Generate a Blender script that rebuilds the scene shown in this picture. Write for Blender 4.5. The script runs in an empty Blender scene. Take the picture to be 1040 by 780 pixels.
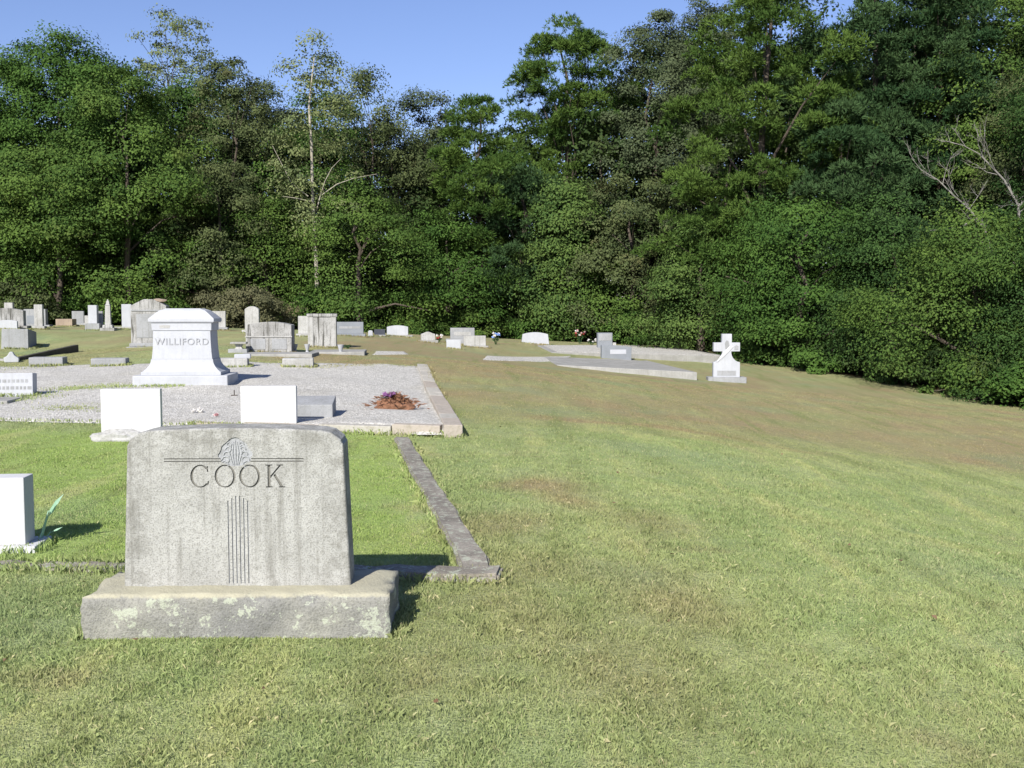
import bpy, bmesh, math, random
import numpy as np
from mathutils import Vector, Matrix, Quaternion

# ------------------------------------------------------------------ camera, sky, sun, exposure
S = bpy.context.scene
COL = S.collection
F = 1090.0                       # focal length in photo pixels (photo 1040 x 780)
PITCH = math.atan(76 / F)
CAMZ = 1.6
cam = bpy.data.cameras.new('camera')
cam.sensor_width = 36
cam.lens = 36 * F / 1040
cam.clip_start = 0.05
cam.clip_end = 3000
camo = bpy.data.objects.new('camera', cam)
COL.objects.link(camo)
camo.location = (0, 0, CAMZ)
camo.rotation_euler = (math.pi / 2 - PITCH, 0, 0)
S.camera = camo

SUNV = Vector((-0.50, -1.35, 1.0)).normalized()      # towards the sun
W = bpy.data.worlds.new('World')
S.world = W
W.use_nodes = True
wn = W.node_tree
wn.nodes.clear()
sky = wn.nodes.new('ShaderNodeTexSky')
sky.sky_type = 'NISHITA'
sky.sun_disc = False
sky.sun_elevation = math.asin(SUNV.z)
sky.sun_rotation = math.atan2(SUNV.x, SUNV.y)
sky.altitude = 200
sky.air_density = 1.0
sky.dust_density = 0.35
sky.ozone_density = 4.5
bg = wn.nodes.new('ShaderNodeBackground')
bg.inputs[1].default_value = 0.092
wo = wn.nodes.new('ShaderNodeOutputWorld')
mulc = wn.nodes.new('ShaderNodeMix')
mulc.data_type = 'RGBA'
mulc.blend_type = 'MULTIPLY'
mulc.inputs[0].default_value = 1.0
mulc.inputs[7].default_value = (0.99, 0.87, 0.98, 1)
wn.links.new(sky.outputs[0], mulc.inputs[6])
wn.links.new(mulc.outputs[2], bg.inputs[0])
wn.links.new(bg.outputs[0], wo.inputs[0])

sl = bpy.data.lights.new('sun', 'SUN')
sl.energy = 4.6
sl.angle = math.radians(0.53)
sl.color = (1.0, 0.96, 0.89)
so = bpy.data.objects.new('sun', sl)
COL.objects.link(so)
so.location = (-20, -40, 40)
so.rotation_euler = (-SUNV).to_track_quat('-Z', 'Y').to_euler()

S.view_settings.view_transform = 'Standard'
S.view_settings.look = 'None'
S.view_settings.exposure = 0.75
S.view_settings.gamma = 1.0
S.view_settings.use_curve_mapping = False
S.render.engine = 'CYCLES'
S.cycles.max_bounces = 6
S.cycles.transparent_max_bounces = 4

# ------------------------------------------------------------------ projection helpers
cp, sp_ = math.cos(PITCH), math.sin(PITCH)


def at(px, py, t):
    """the world point seen at photo pixel px,py at depth t"""
    u, v = (px - 520) / F, (390 - py) / F
    return Vector((t * u, t * (v * sp_ + cp), CAMZ + t * (v * cp - sp_)))


# ------------------------------------------------------------------ terrain
CT = [(20, 562, 7.1), (500, 600, 6.1), (405, 447, 13.0), (470, 446, 13.2), (430, 373, 24), (183, 394, 18.4),
      (47, 372, 24), (302, 374, 23), (273, 359, 27), (327, 354, 30), (355, 342, 36), (403, 342, 40), (150, 358, 26.5),
      (15, 334, 34), (95, 338, 37), (80, 331, 44), (738, 388, 32), (708, 388, 31), (592, 375, 32.8), (543, 350, 43),
      (475, 354, 37), (1030, 411, 31), (880, 383, 37), (780, 369, 43), (700, 352, 51), (600, 347, 56), (450, 341, 56),
      (300, 334, 56), (150, 331, 54), (0, 332, 52), (-120, 334, 50), (900, 460, 17.5), (1000, 560, 9.3), (82, 358, 29), (18, 367, 25), (110, 355, 29)]
cps = [tuple(at(*c)) for c in CT]
cps += [(-6, 3, .05), (-2.5, 3, 0), (0, 2, 0), (0, 4.5, 0), (-1.3, 5.5, 0), (3, 3, -.08), (7, 4, -.35), (-6, 8, .05), (3, 8, -.1),
        (2, 13, -.05), (-8, 14, .12), (-60, 40, 1.5), (-60, 100, 1.2), (0, 100, .6), (60, 100, -2), (60, 20, -3.5), (60, -20, -3.5),
        (-60, -20, .6), (0, -20, 0.1), (14, 20, -.98)]
CP = np.array(cps)


def _tps(r2):
    return np.where(r2 > 1e-9, 0.5 * r2 * np.log(r2 + 1e-12), 0.0)


def _fit():
    n = len(CP)
    d2 = ((CP[:, None, :2] - CP[None, :, :2]) ** 2).sum(-1)
    K = _tps(d2) + np.eye(n) * 1.5
    Pm = np.c_[np.ones(n), CP[:, :2]]
    A = np.block([[K, Pm], [Pm.T, np.zeros((3, 3))]])
    return np.linalg.solve(A, np.r_[CP[:, 2], 0, 0, 0])


WT = _fit()


def zt(x, y):
    x = np.clip(np.asarray(x, float), -75, 75)
    y = np.clip(np.asarray(y, float), -25, 115)
    sh = x.shape
    q = np.c_[x.ravel(), y.ravel()]
    out = np.empty(len(q))
    for i in range(0, len(q), 60000):
        b = q[i:i + 60000]
        d2 = ((b[:, None] - CP[None, :, :2]) ** 2).sum(-1)
        out[i:i + 60000] = _tps(d2) @ WT[:-3] + WT[-3] + b @ WT[-2:]
    return out.reshape(sh)


def z1(x, y):
    return float(zt(np.array([x]), np.array([y]))[0])


def hit(px, py, tmin=2.5, tmax=60):
    """photo pixel -> point on the ground"""
    ts = np.linspace(tmin, tmax, 1200)
    u, v = (px - 520) / F, (390 - py) / F
    X, Y, Z = ts * u, ts * (v * sp_ + cp), CAMZ + ts * (v * cp - sp_)
    d = Z - zt(X, Y)
    i = np.argmax(d < 0)
    if d[i] >= 0:
        i = int(np.argmin(d))
        return Vector((X[i], Y[i], Z[i])), ts[i]
    k = d[i - 1] / (d[i - 1] - d[i])
    t = ts[i - 1] + k * (ts[i] - ts[i - 1])
    return at(px, py, t), t


def sstep(a, b, x):
    k = np.clip((x - a) / (b - a), 0, 1)
    return k * k * (3 - 2 * k)


_r = np.random.default_rng(5)
_NW = [(_r.normal(size=2), _r.uniform(0, 6.28)) for _ in range(14)]


def nz(x, y, s, k=0):
    """cheap smooth noise, about -1..1"""
    a = 0
    for i in range(7):
        w, p = _NW[(i + k) % 14]
        f = s * (0.6 + 0.35 * i)
        a = a + np.sin(x * w[0] * f + y * w[1] * f + p + 1.7 * np.sin(x * w[1] * f * .6 - y * w[0] * f * .5 + p * 2)) / 7
    return a * 1.9


def in_poly(x, y, poly):
    ins = np.zeros(np.shape(x), bool)
    n = len(poly)
    for i in range(n):
        x1, y1 = poly[i][0], poly[i][1]
        x2, y2 = poly[(i + 1) % n][0], poly[(i + 1) % n][1]
        c = (y1 > y) != (y2 > y)
        xi = (x2 - x1) * (y - y1) / ((y2 - y1) if y2 != y1 else 1e-9) + x1
        ins ^= c & (x < xi)
    return ins


# ------------------------------------------------------------------ node helpers
class NT:
    def __init__(s, name):
        s.m = bpy.data.materials.new(name)
        s.m.use_nodes = True
        s.t = s.m.node_tree
        s.t.nodes.clear()
        s.out = s.t.nodes.new('ShaderNodeOutputMaterial')

    def n(s, typ, **kw):
        nd = s.t.nodes.new('ShaderNode' + typ)
        for k, v in kw.items():
            setattr(nd, k, v)
        return nd

    def l(s, a, b):
        s.t.links.new(a, b)

    def val(s, x, sock):
        if isinstance(x, (int, float)):
            sock.default_value = x
        elif isinstance(x, tuple):
            sock.default_value = (*x, 1) if len(x) == 3 and sock.type == 'RGBA' else x
        else:
            s.l(x, sock)

    def noise(s, vec, scale, detail=4, rough=.55):
        nd = s.n('TexNoise')
        nd.inputs['Scale'].default_value = scale
        nd.inputs['Detail'].default_value = detail
        nd.inputs['Roughness'].default_value = rough
        if vec is not None:
            s.l(vec, nd.inputs['Vector'])
        return nd.outputs['Fac']

    def vor(s, vec, scale, out='Distance', feature='F1'):
        nd = s.n('TexVoronoi', feature=feature)
        nd.inputs['Scale'].default_value = scale
        s.l(vec, nd.inputs['Vector'])
        return nd.outputs[out]

    def ramp(s, x, a, b, va=0.0, vb=1.0):
        nd = s.n('MapRange')
        nd.interpolation_type = 'SMOOTHSTEP'
        s.val(x, nd.inputs[0])
        for i, q in enumerate((a, b, va, vb)):
            nd.inputs[i + 1].default_value = q
        return nd.outputs[0]

    def mix(s, f, a, b, mode='MIX'):
        nd = s.n('Mix', data_type='RGBA', blend_type=mode)
        s.val(f, nd.inputs[0])
        s.val(a, nd.inputs[6])
        s.val(b, nd.inputs[7])
        return nd.outputs[2]

    def math(s, op, a, b=0.0):
        nd = s.n('Math', operation=op)
        s.val(a, nd.inputs[0])
        s.val(b, nd.inputs[1])
        return nd.outputs[0]

    def obj(s):
        return s.n('TexCoord').outputs['Object']

    def attr(s, name, out='Fac'):
        return s.n('Attribute', attribute_name=name).outputs[out]

    def mapv(s, vec, scale):
        nd = s.n('Mapping')
        nd.inputs['Scale'].default_value = scale
        s.l(vec, nd.inputs['Vector'])
        return nd.outputs[0]

    def bump(s, h, strength, dist):
        nd = s.n('Bump')
        nd.inputs['Strength'].default_value = strength
        nd.inputs['Distance'].default_value = dist
        s.l(h, nd.inputs['Height'])
        return nd.outputs[0]

    def pbr(s, col, rough=.8, normal=None, spec=.3, transl=0.0):
        b = s.n('BsdfPrincipled')
        s.val(col, b.inputs['Base Color'])
        s.val(rough, b.inputs['Roughness'])
        b.inputs['Specular IOR Level'].default_value = spec
        if normal is not None:
            s.l(normal, b.inputs['Normal'])
        sh = b.outputs[0]
        if transl:
            tr = s.n('BsdfTranslucent')
            s.val(col, tr.inputs[0])
            mx = s.n('MixShader')
            mx.inputs[0].default_value = transl
            s.l(sh, mx.inputs[1])
            s.l(tr.outputs[0], mx.inputs[2])
            sh = mx.outputs[0]
        s.l(sh, s.out.inputs[0])
        return s.m


def stone_mat(name, c1, c2, stain=(.12, .11, .09), stain_amt=.35, speck=.25, lichen=0.0, streak=.4, rough=.85, bump=.4, sc=1.0, top=None, edge=None):
    k = NT(name)
    v = k.obj()
    rnd = k.n('ObjectInfo').outputs['Random']
    off = k.n('VectorMath', operation='ADD')
    k.l(v, off.inputs[0])
    cmb = k.n('CombineXYZ')
    m10 = k.math('MULTIPLY', rnd, 37.0)
    k.l(m10, cmb.inputs[0]); k.l(m10, cmb.inputs[1])
    k.l(cmb.outputs[0], off.inputs[1])
    v = off.outputs[0]
    big = k.noise(v, 2.3 * sc, 5, .6)
    col = k.mix(k.ramp(big, .32, .68), c1, c2)
    fine = k.noise(v, 95 * sc, 2, .7)
    col = k.mix(k.math('MULTIPLY', k.ramp(fine, .45, .68), speck), col, tuple(q * .35 for q in c1))
    mid = k.noise(v, 30 * sc, 5, .68)
    col = k.mix(k.math('MULTIPLY', k.ramp(mid, .48, .72), stain_amt * .7), col, stain)
    st = k.noise(k.mapv(v, (15 * sc, 15 * sc, .8 * sc)), 1.3, 4, .6)
    col = k.mix(k.math('MULTIPLY', k.ramp(st, .5, .72), streak * stain_amt * 1.6), col, stain)
    if lichen:
        ln = k.math('ADD', k.math('MULTIPLY', k.noise(v, 9 * sc, 6, .72), .8), k.math('MULTIPLY', k.noise(v, 60 * sc, 3, .7), .2))
        lm = k.ramp(ln, .585 - .05 * lichen, .615 - .05 * lichen)
        col = k.mix(k.math('MULTIPLY', lm, .75), col, (.40, .425, .33))
    if edge:                     # grime on the rim of the stone
        sx = k.n('SeparateXYZ')
        k.l(k.obj(), sx.inputs[0])
        ax_ = k.math('ABSOLUTE', k.math('SUBTRACT', sx.outputs[0], edge[0]))
        g_ = k.math('MAXIMUM', k.ramp(ax_, edge[1] - .22, edge[1]), k.ramp(sx.outputs[2], edge[2] - .22, edge[2]))
        g_ = k.math('MULTIPLY', g_, k.ramp(k.noise(v, 11, 5, .7), .40, .62))
        col = k.mix(k.math('MULTIPLY', g_, .55), col, stain)
    if top:                      # lichen crust on the upper ledge
        sx = k.n('SeparateXYZ')
        k.l(k.obj(), sx.inputs[0])
        tm_ = k.math('ADD', k.ramp(sx.outputs[2], .17, .22), k.math('MULTIPLY', mid, .9))
        col = k.mix(k.math('MULTIPLY', k.ramp(tm_, .85, 1.35), .85), col, top)
    h = k.math('ADD', k.math('MULTIPLY', mid, .6), k.math('MULTIPLY', fine, .5))
    return k.pbr(col, rough, k.bump(h, bump, .01), .25)


M = {}
M['grey_old'] = stone_mat('weathered_grey_granite', (.405, .402, .375), (.305, .303, .28), (.135, .13, .11), .60, .66, 0, .55, bump=.6, sc=1.25, edge=(-.034, .55, 1.0))
M['grey_base'] = stone_mat('rough_quarried_granite', (.200, .198, .185), (.285, .278, .24), (.09, .09, .08), .5, .4, .8, .2, bump=1.0, top=(.40, .375, .27))
M['white_bright'] = stone_mat('white_painted_marble', (.535, .535, .535), (.50, .50, .505), (.34, .33, .30), .30, .05, bump=.15)
M['white'] = stone_mat('white_marble', (.42, .43, .45), (.375, .385, .405), (.24, .235, .21), .28, .07, bump=.15)
M['white_worn'] = stone_mat('worn_white_marble', (.42, .415, .40), (.32, .315, .295), (.14, .135, .115), .75, .15, bump=.3)
M['grey'] = stone_mat('light_grey_granite', (.32, .325, .33), (.255, .26, .26), (.13, .125, .105), .5, .25)
M['blue_grey'] = stone_mat('smooth_blue_grey_granite', (.225, .24, .26), (.195, .21, .225), (.13, .13, .13), .25, .2, streak=.2)
M['streaky'] = stone_mat('streaked_grey_marble', (.39, .385, .37), (.25, .245, .23), (.075, .073, .063), .95, .15, streak=1.0)
M['tan'] = stone_mat('weathered_tan_stone', (.34, .27, .20), (.27, .21, .16), (.15, .12, .10), .4, .15)
M['dark'] = stone_mat('dark_polished_granite', (.045, .05, .065), (.06, .065, .08), (.1, .1, .1), .15, .3, rough=.3)
M['concrete'] = stone_mat('old_concrete', (.345, .338, .315), (.265, .26, .24), (.15, .14, .12), .65, .3, streak=.3)
M['curb'] = stone_mat('mossy_concrete_curb', (.33, .30, .25), (.19, .17, .14), (.085, .078, .06), .9, .35, 1.0, .2, bump=.9, sc=1.6)
M['carve'] = stone_mat('dirt_in_carving', (.155, .15, .132), (.19, .185, .165), (.10, .10, .09), .3, .2)
M['letter_pale'] = stone_mat('pale_cut_letters', (.33, .335, .345), (.30, .305, .315), (.2, .2, .19), .2, .05)
M['carve_light'] = stone_mat('carved_pale_stone', (.36, .37, .375), (.29, .295, .30), (.15, .15, .14), .4, .4)
M['shade_stone'] = stone_mat('shade_darkened_stone', (.085, .078, .062), (.055, .05, .04), (.03, .03, .02), .5, .3)  # curb stone with deep shade painted into its colour
M['rust'] = stone_mat('dark_metal', (.05, .045, .04), (.07, .055, .04), (.1, .05, .03), .4, .1)


def plain(name, c1, c2, sc=30, rough=.7, transl=0.0):
    k = NT(name)
    col = k.mix(k.ramp(k.noise(k.obj(), sc, 3), .35, .65), c1, c2)
    return k.pbr(col, rough, None, .25, transl)


M['petal_purple'] = plain('purple_petals', (.22, .09, .24), (.30, .15, .30), 40, .7, .2)
M['petal_blue'] = plain('blue_petals', (.20, .36, .75), (.38, .52, .85), 40, .7, .2)
M['petal_pink'] = plain('pink_petals', (.62, .34, .35), (.66, .46, .45), 40, .7, .2)
M['petal_red'] = plain('red_petals', (.5, .06, .05), (.55, .12, .10), 40, .7, .2)
M['petal_white'] = plain('white_petals', (.75, .72, .68), (.8, .78, .75), 40, .7, .2)
M['dry_stems'] = plain('dried_brown_stems', (.25, .125, .072), (.15, .075, .042), 18, .9)
M['leaf_plastic'] = plain('pale_green_leaves', (.30, .52, .36), (.45, .62, .48), 25, .5, .15)
M['leaf_dark'] = plain('dark_green_leaves', (.03, .07, .025), (.05, .10, .03), 25, .6, .2)
M['glass_grey'] = plain('grey_ceramic', (.35, .35, .34), (.45, .45, .44), 10, .5)
M['leaf_litter'] = plain('dead_leaf', (.11, .065, .035), (.20, .13, .075), 8, .8)


def lawn_mat(name, blade=False):
    k = NT(name)
    geo = k.n('NewGeometry')
    pos = geo.outputs['Position']
    dry, lush, stripe = k.attr('dry'), k.attr('lush'), k.attr('stripe')
    n1 = k.noise(pos, .9, 5, .6)
    n2 = k.noise(pos, 5.5, 4, .65)
    n3 = k.noise(pos, 60, 2, .7)
    green = k.mix(k.ramp(n1, .36, .66), (.268, .328, .138), (.340, .378, .172))
    green = k.mix(k.math('MULTIPLY', k.ramp(n2, .42, .72), .5), green, (.180, .232, .082))
    green = k.mix(k.math('MULTIPLY', lush, .85), green, (.270, .365, .098))
    straw = k.mix(k.ramp(n2, .35, .65), (.300, .238, .138), (.278, .232, .126))
    d = k.math('ADD', dry, k.math('MULTIPLY', k.ramp(n2, .5, .75), .22))
    d = k.math('MINIMUM', k.math('MAXIMUM', d, 0.0), 1.0)
    col = k.mix(d, green, straw)
    col = k.mix(k.math('MULTIPLY', stripe, .38), col, (.195, .225, .095))
    mp = k.n('Mapping')
    mp.inputs['Rotation'].default_value = (0, 0, -.235)
    mp.inputs['Scale'].default_value = (1.0, .11, 1.0)
    k.l(pos, mp.inputs['Vector'])
    stn = k.noise(mp.outputs[0], 2.4, 4, .62)
    col = k.mix(k.math('MULTIPLY', k.math('MULTIPLY', k.ramp(stn, .52, .68), .62), k.math('SUBTRACT', 1.0, k.math('MULTIPLY', d, .75))), col, (.395, .400, .180))
    col = k.mix(k.math('MULTIPLY', k.ramp(stn, .46, .32), .60), col, (.185, .215, .082))
    brn = k.noise(pos, .8, 4, .65)
    col = k.mix(k.math('MULTIPLY', k.ramp(brn, .55, .72), .45), col, (.300, .255, .150))
    blu = k.ramp(k.noise(pos, .45, 3, .5), .52, .66)
    col = k.mix(k.math('MULTIPLY', blu, .35), col, (.200, .270, .150))
    if blade:
        tint = k.attr('tint')
        col = k.mix(k.ramp(tint, .86, 1.05), col, (.52, .46, .28))
        col = k.mix(k.math('MULTIPLY', k.ramp(tint, .42, .0), .30), col, (.13, .19, .055))
        sc = k.mix(.5, (1, 1, 1), (1, 1, 1))
        col = k.mix(1.0, col, (1.24, 1.24, 1.20), 'MULTIPLY')
        return k.pbr(col, .75, None, .08, .38)
    col = k.mix(k.math('MULTIPLY', k.ramp(n3, .48, .7), .30), col, (.16, .17, .07))
    h = k.math('ADD', k.noise(pos, 28, 3, .7), k.math('MULTIPLY', n3, .6))
    # forest floor
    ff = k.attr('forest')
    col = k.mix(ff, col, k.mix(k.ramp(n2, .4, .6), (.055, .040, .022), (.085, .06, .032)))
    return k.pbr(col, .9, k.bump(h, .9, .03), .1)


M['lawn'] = lawn_mat('mown_lawn')
M['blade'] = lawn_mat('grass_blades', True)

k = NT('pale_gravel')
pos = k.n('NewGeometry').outputs['Position']
vc = k.n('TexVoronoi'); vc.inputs['Scale'].default_value = 38; k.l(pos, vc.inputs['Vector'])
g = k.mix(k.ramp(vc.outputs['Color'], .1, .9), (.33, .315, .28), (.60, .58, .53))
g = k.mix(k.math('MULTIPLY', k.ramp(k.noise(pos, 1.1, 4, .6), .5, .72), .30), g, (.34, .315, .25))
g = k.mix(k.math('MULTIPLY', k.ramp(k.noise(pos, 7, 3, .6), .52, .7), .35), g, (.26, .25, .22))
M['gravel'] = k.pbr(g, .95, k.bump(vc.outputs['Distance'], .8, .02), .15)

k = NT('coping_blocks')
isl = k.n('NewGeometry').outputs['Random Per Island']
v = k.obj()
g = k.mix(k.ramp(isl, .55, .75), (.38, .36, .315), (.36, .315, .265))
g = k.mix(k.math('MULTIPLY', k.ramp(isl, .28, .2), .8), g, (.45, .42, .36))
n_ = k.noise(v, 14, 4, .7)
g = k.mix(k.math('MULTIPLY', k.ramp(n_, .45, .7), .55), g, (.22, .20, .15))
M['coping'] = k.pbr(g, .9, k.bump(n_, .6, .02), .2)


def leaf_mat(name, dark, light, yellow=None, transl=.17, oak=0.0):
    k = NT(name)
    tint = k.attr('tint')
    rnd = k.n('ObjectInfo').outputs['Random']
    col = k.mix(k.ramp(tint, .05, .95), dark, light)
    if yellow:
        pos = k.n('NewGeometry').outputs['Position']
        nn = k.noise(pos, .55, 3, .6)
        col = k.mix(k.math('MULTIPLY', k.ramp(nn, .55, .72), .6), col, yellow)
    col = k.mix(k.math('MULTIPLY', rnd, .22), col, tuple(q * .8 for q in light))
    return k.pbr(col, .75, None, .07, transl)


M['lf_green'] = leaf_mat('dark_green_foliage', (0.029, 0.067, 0.015), (0.076, 0.139, 0.028))
M['lf_dark'] = leaf_mat('deep_green_foliage', (0.022, 0.052, 0.015), (0.058, 0.108, 0.028))
M['lf_mid'] = leaf_mat('mid_green_foliage', (0.038, 0.077, 0.018), (0.099, 0.158, 0.033), (0.116, 0.143, 0.037))
M['lf_oak'] = leaf_mat('brownish_oak_foliage', (0.046, 0.066, 0.026), (0.105, 0.128, 0.050), (0.125, 0.116, 0.052))
M['lf_pale'] = leaf_mat('pale_thin_foliage', (0.082, 0.118, 0.051), (0.185, 0.214, 0.087), (0.215, 0.197, 0.074))
M['lf_pine'] = leaf_mat('pine_needles', (0.031, 0.069, 0.015), (0.095, 0.151, 0.031), None, .12)
M['lf_pine_d'] = leaf_mat('dark_pine_needles', (0.022, 0.054, 0.020), (0.060, 0.105, 0.039), None, .12)
M['lf_grey'] = leaf_mat('grey_green_foliage', (0.041, 0.060, 0.029), (0.093, 0.116, 0.057))
M['lf_yell'] = leaf_mat('yellow_green_foliage', (0.039, 0.080, 0.022), (0.103, 0.155, 0.039))
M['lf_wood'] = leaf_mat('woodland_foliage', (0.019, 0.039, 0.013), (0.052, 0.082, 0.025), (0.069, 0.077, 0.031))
M['lf_brown'] = leaf_mat('brown_shrub_foliage', (0.065, 0.071, 0.037), (0.129, 0.126, 0.064), (0.172, 0.113, 0.069))


def bark_mat(name, a, b):
    k = NT(name)
    n = k.noise(k.mapv(k.obj(), (6, 6, 1.2)), 2.0, 5, .65)
    return k.pbr(k.mix(k.ramp(n, .35, .65), a, b), .9, k.bump(n, .8, .03), .15)


M['bark'] = bark_mat('grey_brown_bark', (.055, .045, .035), (.11, .09, .072))
M['bark_white'] = bark_mat('pale_smooth_bark', (.40, .37, .31), (.26, .23, .18))
M['bark_dead'] = bark_mat('bleached_dead_wood', (.25, .235, .21), (.16, .15, .135))

# ------------------------------------------------------------------ object helpers


def tag(o, label=None, cat=None, group=None, kind=None):
    if label: o['label'] = label
    if cat: o['category'] = cat
    if group: o['group'] = group
    if kind: o['kind'] = kind
    return o


def empty(name, loc, rz, label, cat, group=None):
    o = bpy.data.objects.new(name, None)
    o.empty_display_size = .2
    COL.objects.link(o)
    o.location = loc
    o.rotation_euler = (0, 0, rz)
    return tag(o, label, cat, group)


def link_mesh(name, me, mat, parent=None, loc=None, rz=0):
    o = bpy.data.objects.new(name, me)
    COL.objects.link(o)
    for m_ in (mat if isinstance(mat, (list, tuple)) else [mat]):
        me.materials.append(m_)
    if parent is not None:
        o.parent = parent
    if loc is not None:
        o.location = loc
        o.rotation_euler = (0, 0, rz)
    return o


class MB:
    """collects shapes, links them as ONE mesh object"""
    def __init__(s):
        s.b = bmesh.new()

    def loft(s, secs):
        """secs: (z, cx, cy, halfx, halfy) rectangles, capped"""
        rings = []
        for z, cx, cy, hx, hy in secs:
            rings.append([s.b.verts.new((cx + a * hx, cy + c * hy, z)) for a, c in ((-1, -1), (1, -1), (1, 1), (-1, 1))])
        s.b.faces.new(rings[0][::-1])
        for r0, r1 in zip(rings, rings[1:]):
            for i in range(4):
                j = (i + 1) % 4
                s.b.faces.new((r0[i], r0[j], r1[j], r1[i]))
        s.b.faces.new(rings[-1])
        return s

    def box(s, x0, x1, y0, y1, z0, z1):
        return s.loft([(z0, (x0 + x1) / 2, (y0 + y1) / 2, (x1 - x0) / 2, (y1 - y0) / 2),
                       (z1, (x0 + x1) / 2, (y0 + y1) / 2, (x1 - x0) / 2, (y1 - y0) / 2)])

    def prism(s, pts, y0, y1, back=1.0):
        """outline in x,z pushed from y0 (front) to y1"""
        cx = sum(p[0] for p in pts) / len(pts)
        a = [s.b.verts.new((p[0], y0, p[1])) for p in pts]
        c = [s.b.verts.new((cx + (p[0] - cx) * back, y1, p[1])) for p in pts]
        n = len(pts)
        s.b.faces.new(a)
        s.b.faces.new(c[::-1])
        for i in range(n):
            j = (i + 1) % n
            s.b.faces.new((a[i], c[i], c[j], a[j]))
        return s

    def slab(s, poly, zb, ztop):
        """flat polygon x,y pushed up; zb / ztop numbers or per-corner lists"""
        n = len(poly)
        zb = zb if isinstance(zb, (list, tuple)) else [zb] * n
        ztop = ztop if isinstance(ztop, (list, tuple)) else [ztop] * n
        a = [s.b.verts.new((p[0], p[1], z)) for p, z in zip(poly, zb)]
        c = [s.b.verts.new((p[0], p[1], z)) for p, z in zip(poly, ztop)]
        s.b.faces.new(a[::-1]); s.b.faces.new(c)
        for i in range(n):
            j = (i + 1) % n
            s.b.faces.new((a[i], a[j], c[j], c[i]))
        return s

    def lathe(s, prof, cx=0, cy=0, seg=14):
        rings = [[s.b.verts.new((cx + r * math.cos(6.2832 * i / seg), cy + r * math.sin(6.2832 * i / seg), z)) for i in range(seg)] for r, z in prof]
        s.b.faces.new(rings[0][::-1])
        for r0, r1 in zip(rings, rings[1:]):
            for i in range(seg):
                j = (i + 1) % seg
                s.b.faces.new((r0[i], r0[j], r1[j], r1[i]))
        s.b.faces.new(rings[-1])
        return s

    def tube(s, pts, rad, seg=7):
        pts = [Vector(p) for p in pts]
        rings = []
        for i, p in enumerate(pts):
            d = (pts[min(i + 1, len(pts) - 1)] - pts[max(i - 1, 0)]).normalized()
            q = Vector((0, 0, 1)).rotation_difference(d)
            rings.append([s.b.verts.new(p + q @ Vector((rad[i] * math.cos(6.2832 * a / seg), rad[i] * math.sin(6.2832 * a / seg), 0))) for a in range(seg)])
        for r0, r1 in zip(rings, rings[1:]):
            for i in range(seg):
                j = (i + 1) % seg
                s.b.faces.new((r0[i], r0[j], r1[j], r1[i]))
        s.b.faces.new(rings[-1]); s.b.faces.new(rings[0][::-1])
        return s

    def blob(s, c, r, seed=0, sub=2, jit=.18):
        rr = random.Random(seed)
        g = bmesh.ops.create_icosphere(s.b, subdivisions=sub, radius=1.0)
        for v in g['verts']:
            k = 1 + rr.uniform(-jit, jit)
            v.co = Vector((c[0] + v.co.x * r[0] * k, c[1] + v.co.y * r[1] * k, c[2] + v.co.z * r[2] * k))
        return s

    def petals(s, c, r, n, seed=0, ln=.05, wd=.02, up=.5):
        """leaf or petal quads round a centre"""
        rr = random.Random(seed)
        for _ in range(n):
            d = Vector((rr.gauss(0, 1), rr.gauss(0, 1), abs(rr.gauss(0, 1)) * up * 2)).normalized()
            p = Vector(c) + Vector((d.x * r[0], d.y * r[1], d.z * r[2])) * rr.uniform(.4, 1)
            t = (d + Vector((rr.gauss(0, .6), rr.gauss(0, .6), rr.gauss(0, .6)))).normalized()
            w = t.cross(Vector((rr.gauss(0, 1), rr.gauss(0, 1), rr.gauss(0, 1)))).normalized()
            l, h = ln * rr.uniform(.6, 1.3), wd * rr.uniform(.7, 1.3)
            vs = [s.b.verts.new(p + q) for q in (-t * l, w * h, t * l, -w * h)]
            s.b.faces.new(vs)
        return s

    def build(s, name, mat, parent=None, bevel=0.0, loc=None, rz=0, rough=0.0, seed=0):
        bmesh.ops.recalc_face_normals(s.b, faces=s.b.faces)
        if bevel:
            ed = [e for e in s.b.edges if len(e.link_faces) == 2 and e.calc_face_angle(0) > .45]
            bmesh.ops.bevel(s.b, geom=ed, offset=bevel, segments=2, affect='EDGES', profile=.6)
        if rough:
            bmesh.ops.subdivide_edges(s.b, edges=s.b.edges[:], cuts=3, use_grid_fill=True)
            rr = random.Random(seed)
            for v in s.b.verts:
                v.co += Vector((rr.uniform(-1, 1), rr.uniform(-1, 1), rr.uniform(-1, 1))) * rough
        me = bpy.data.meshes.new(name)
        s.b.to_mesh(me)
        s.b.free()
        return link_mesh(name, me, mat, parent, loc, rz)


def quads_mesh(name, V, nper, attrs, mat, parent=None, tris=None):
    """V: (N*nper,3) faces of nper corners each; attrs: name -> (domain, array)"""
    me = bpy.data.meshes.new(name)
    nv = len(V)
    nf = nv // nper
    me.vertices.add(nv)
    me.vertices.foreach_set('co', np.ascontiguousarray(V, np.float32).ravel())
    me.loops.add(nv)
    me.loops.foreach_set('vertex_index', np.arange(nv, dtype=np.int32))
    me.polygons.add(nf)
    me.polygons.foreach_set('loop_start', np.arange(0, nv, nper, dtype=np.int32))
    for an, (dom, arr) in attrs.items():
        a = me.attributes.new(an, 'FLOAT', dom)
        a.data.foreach_set('value', np.ascontiguousarray(arr, np.float32))
    me.update()
    me.validate()
    return link_mesh(name, me, mat, parent)


# ------------------------------------------------------------------ ground
AX = 0.15                                    # the plots are turned a little to the left


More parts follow.
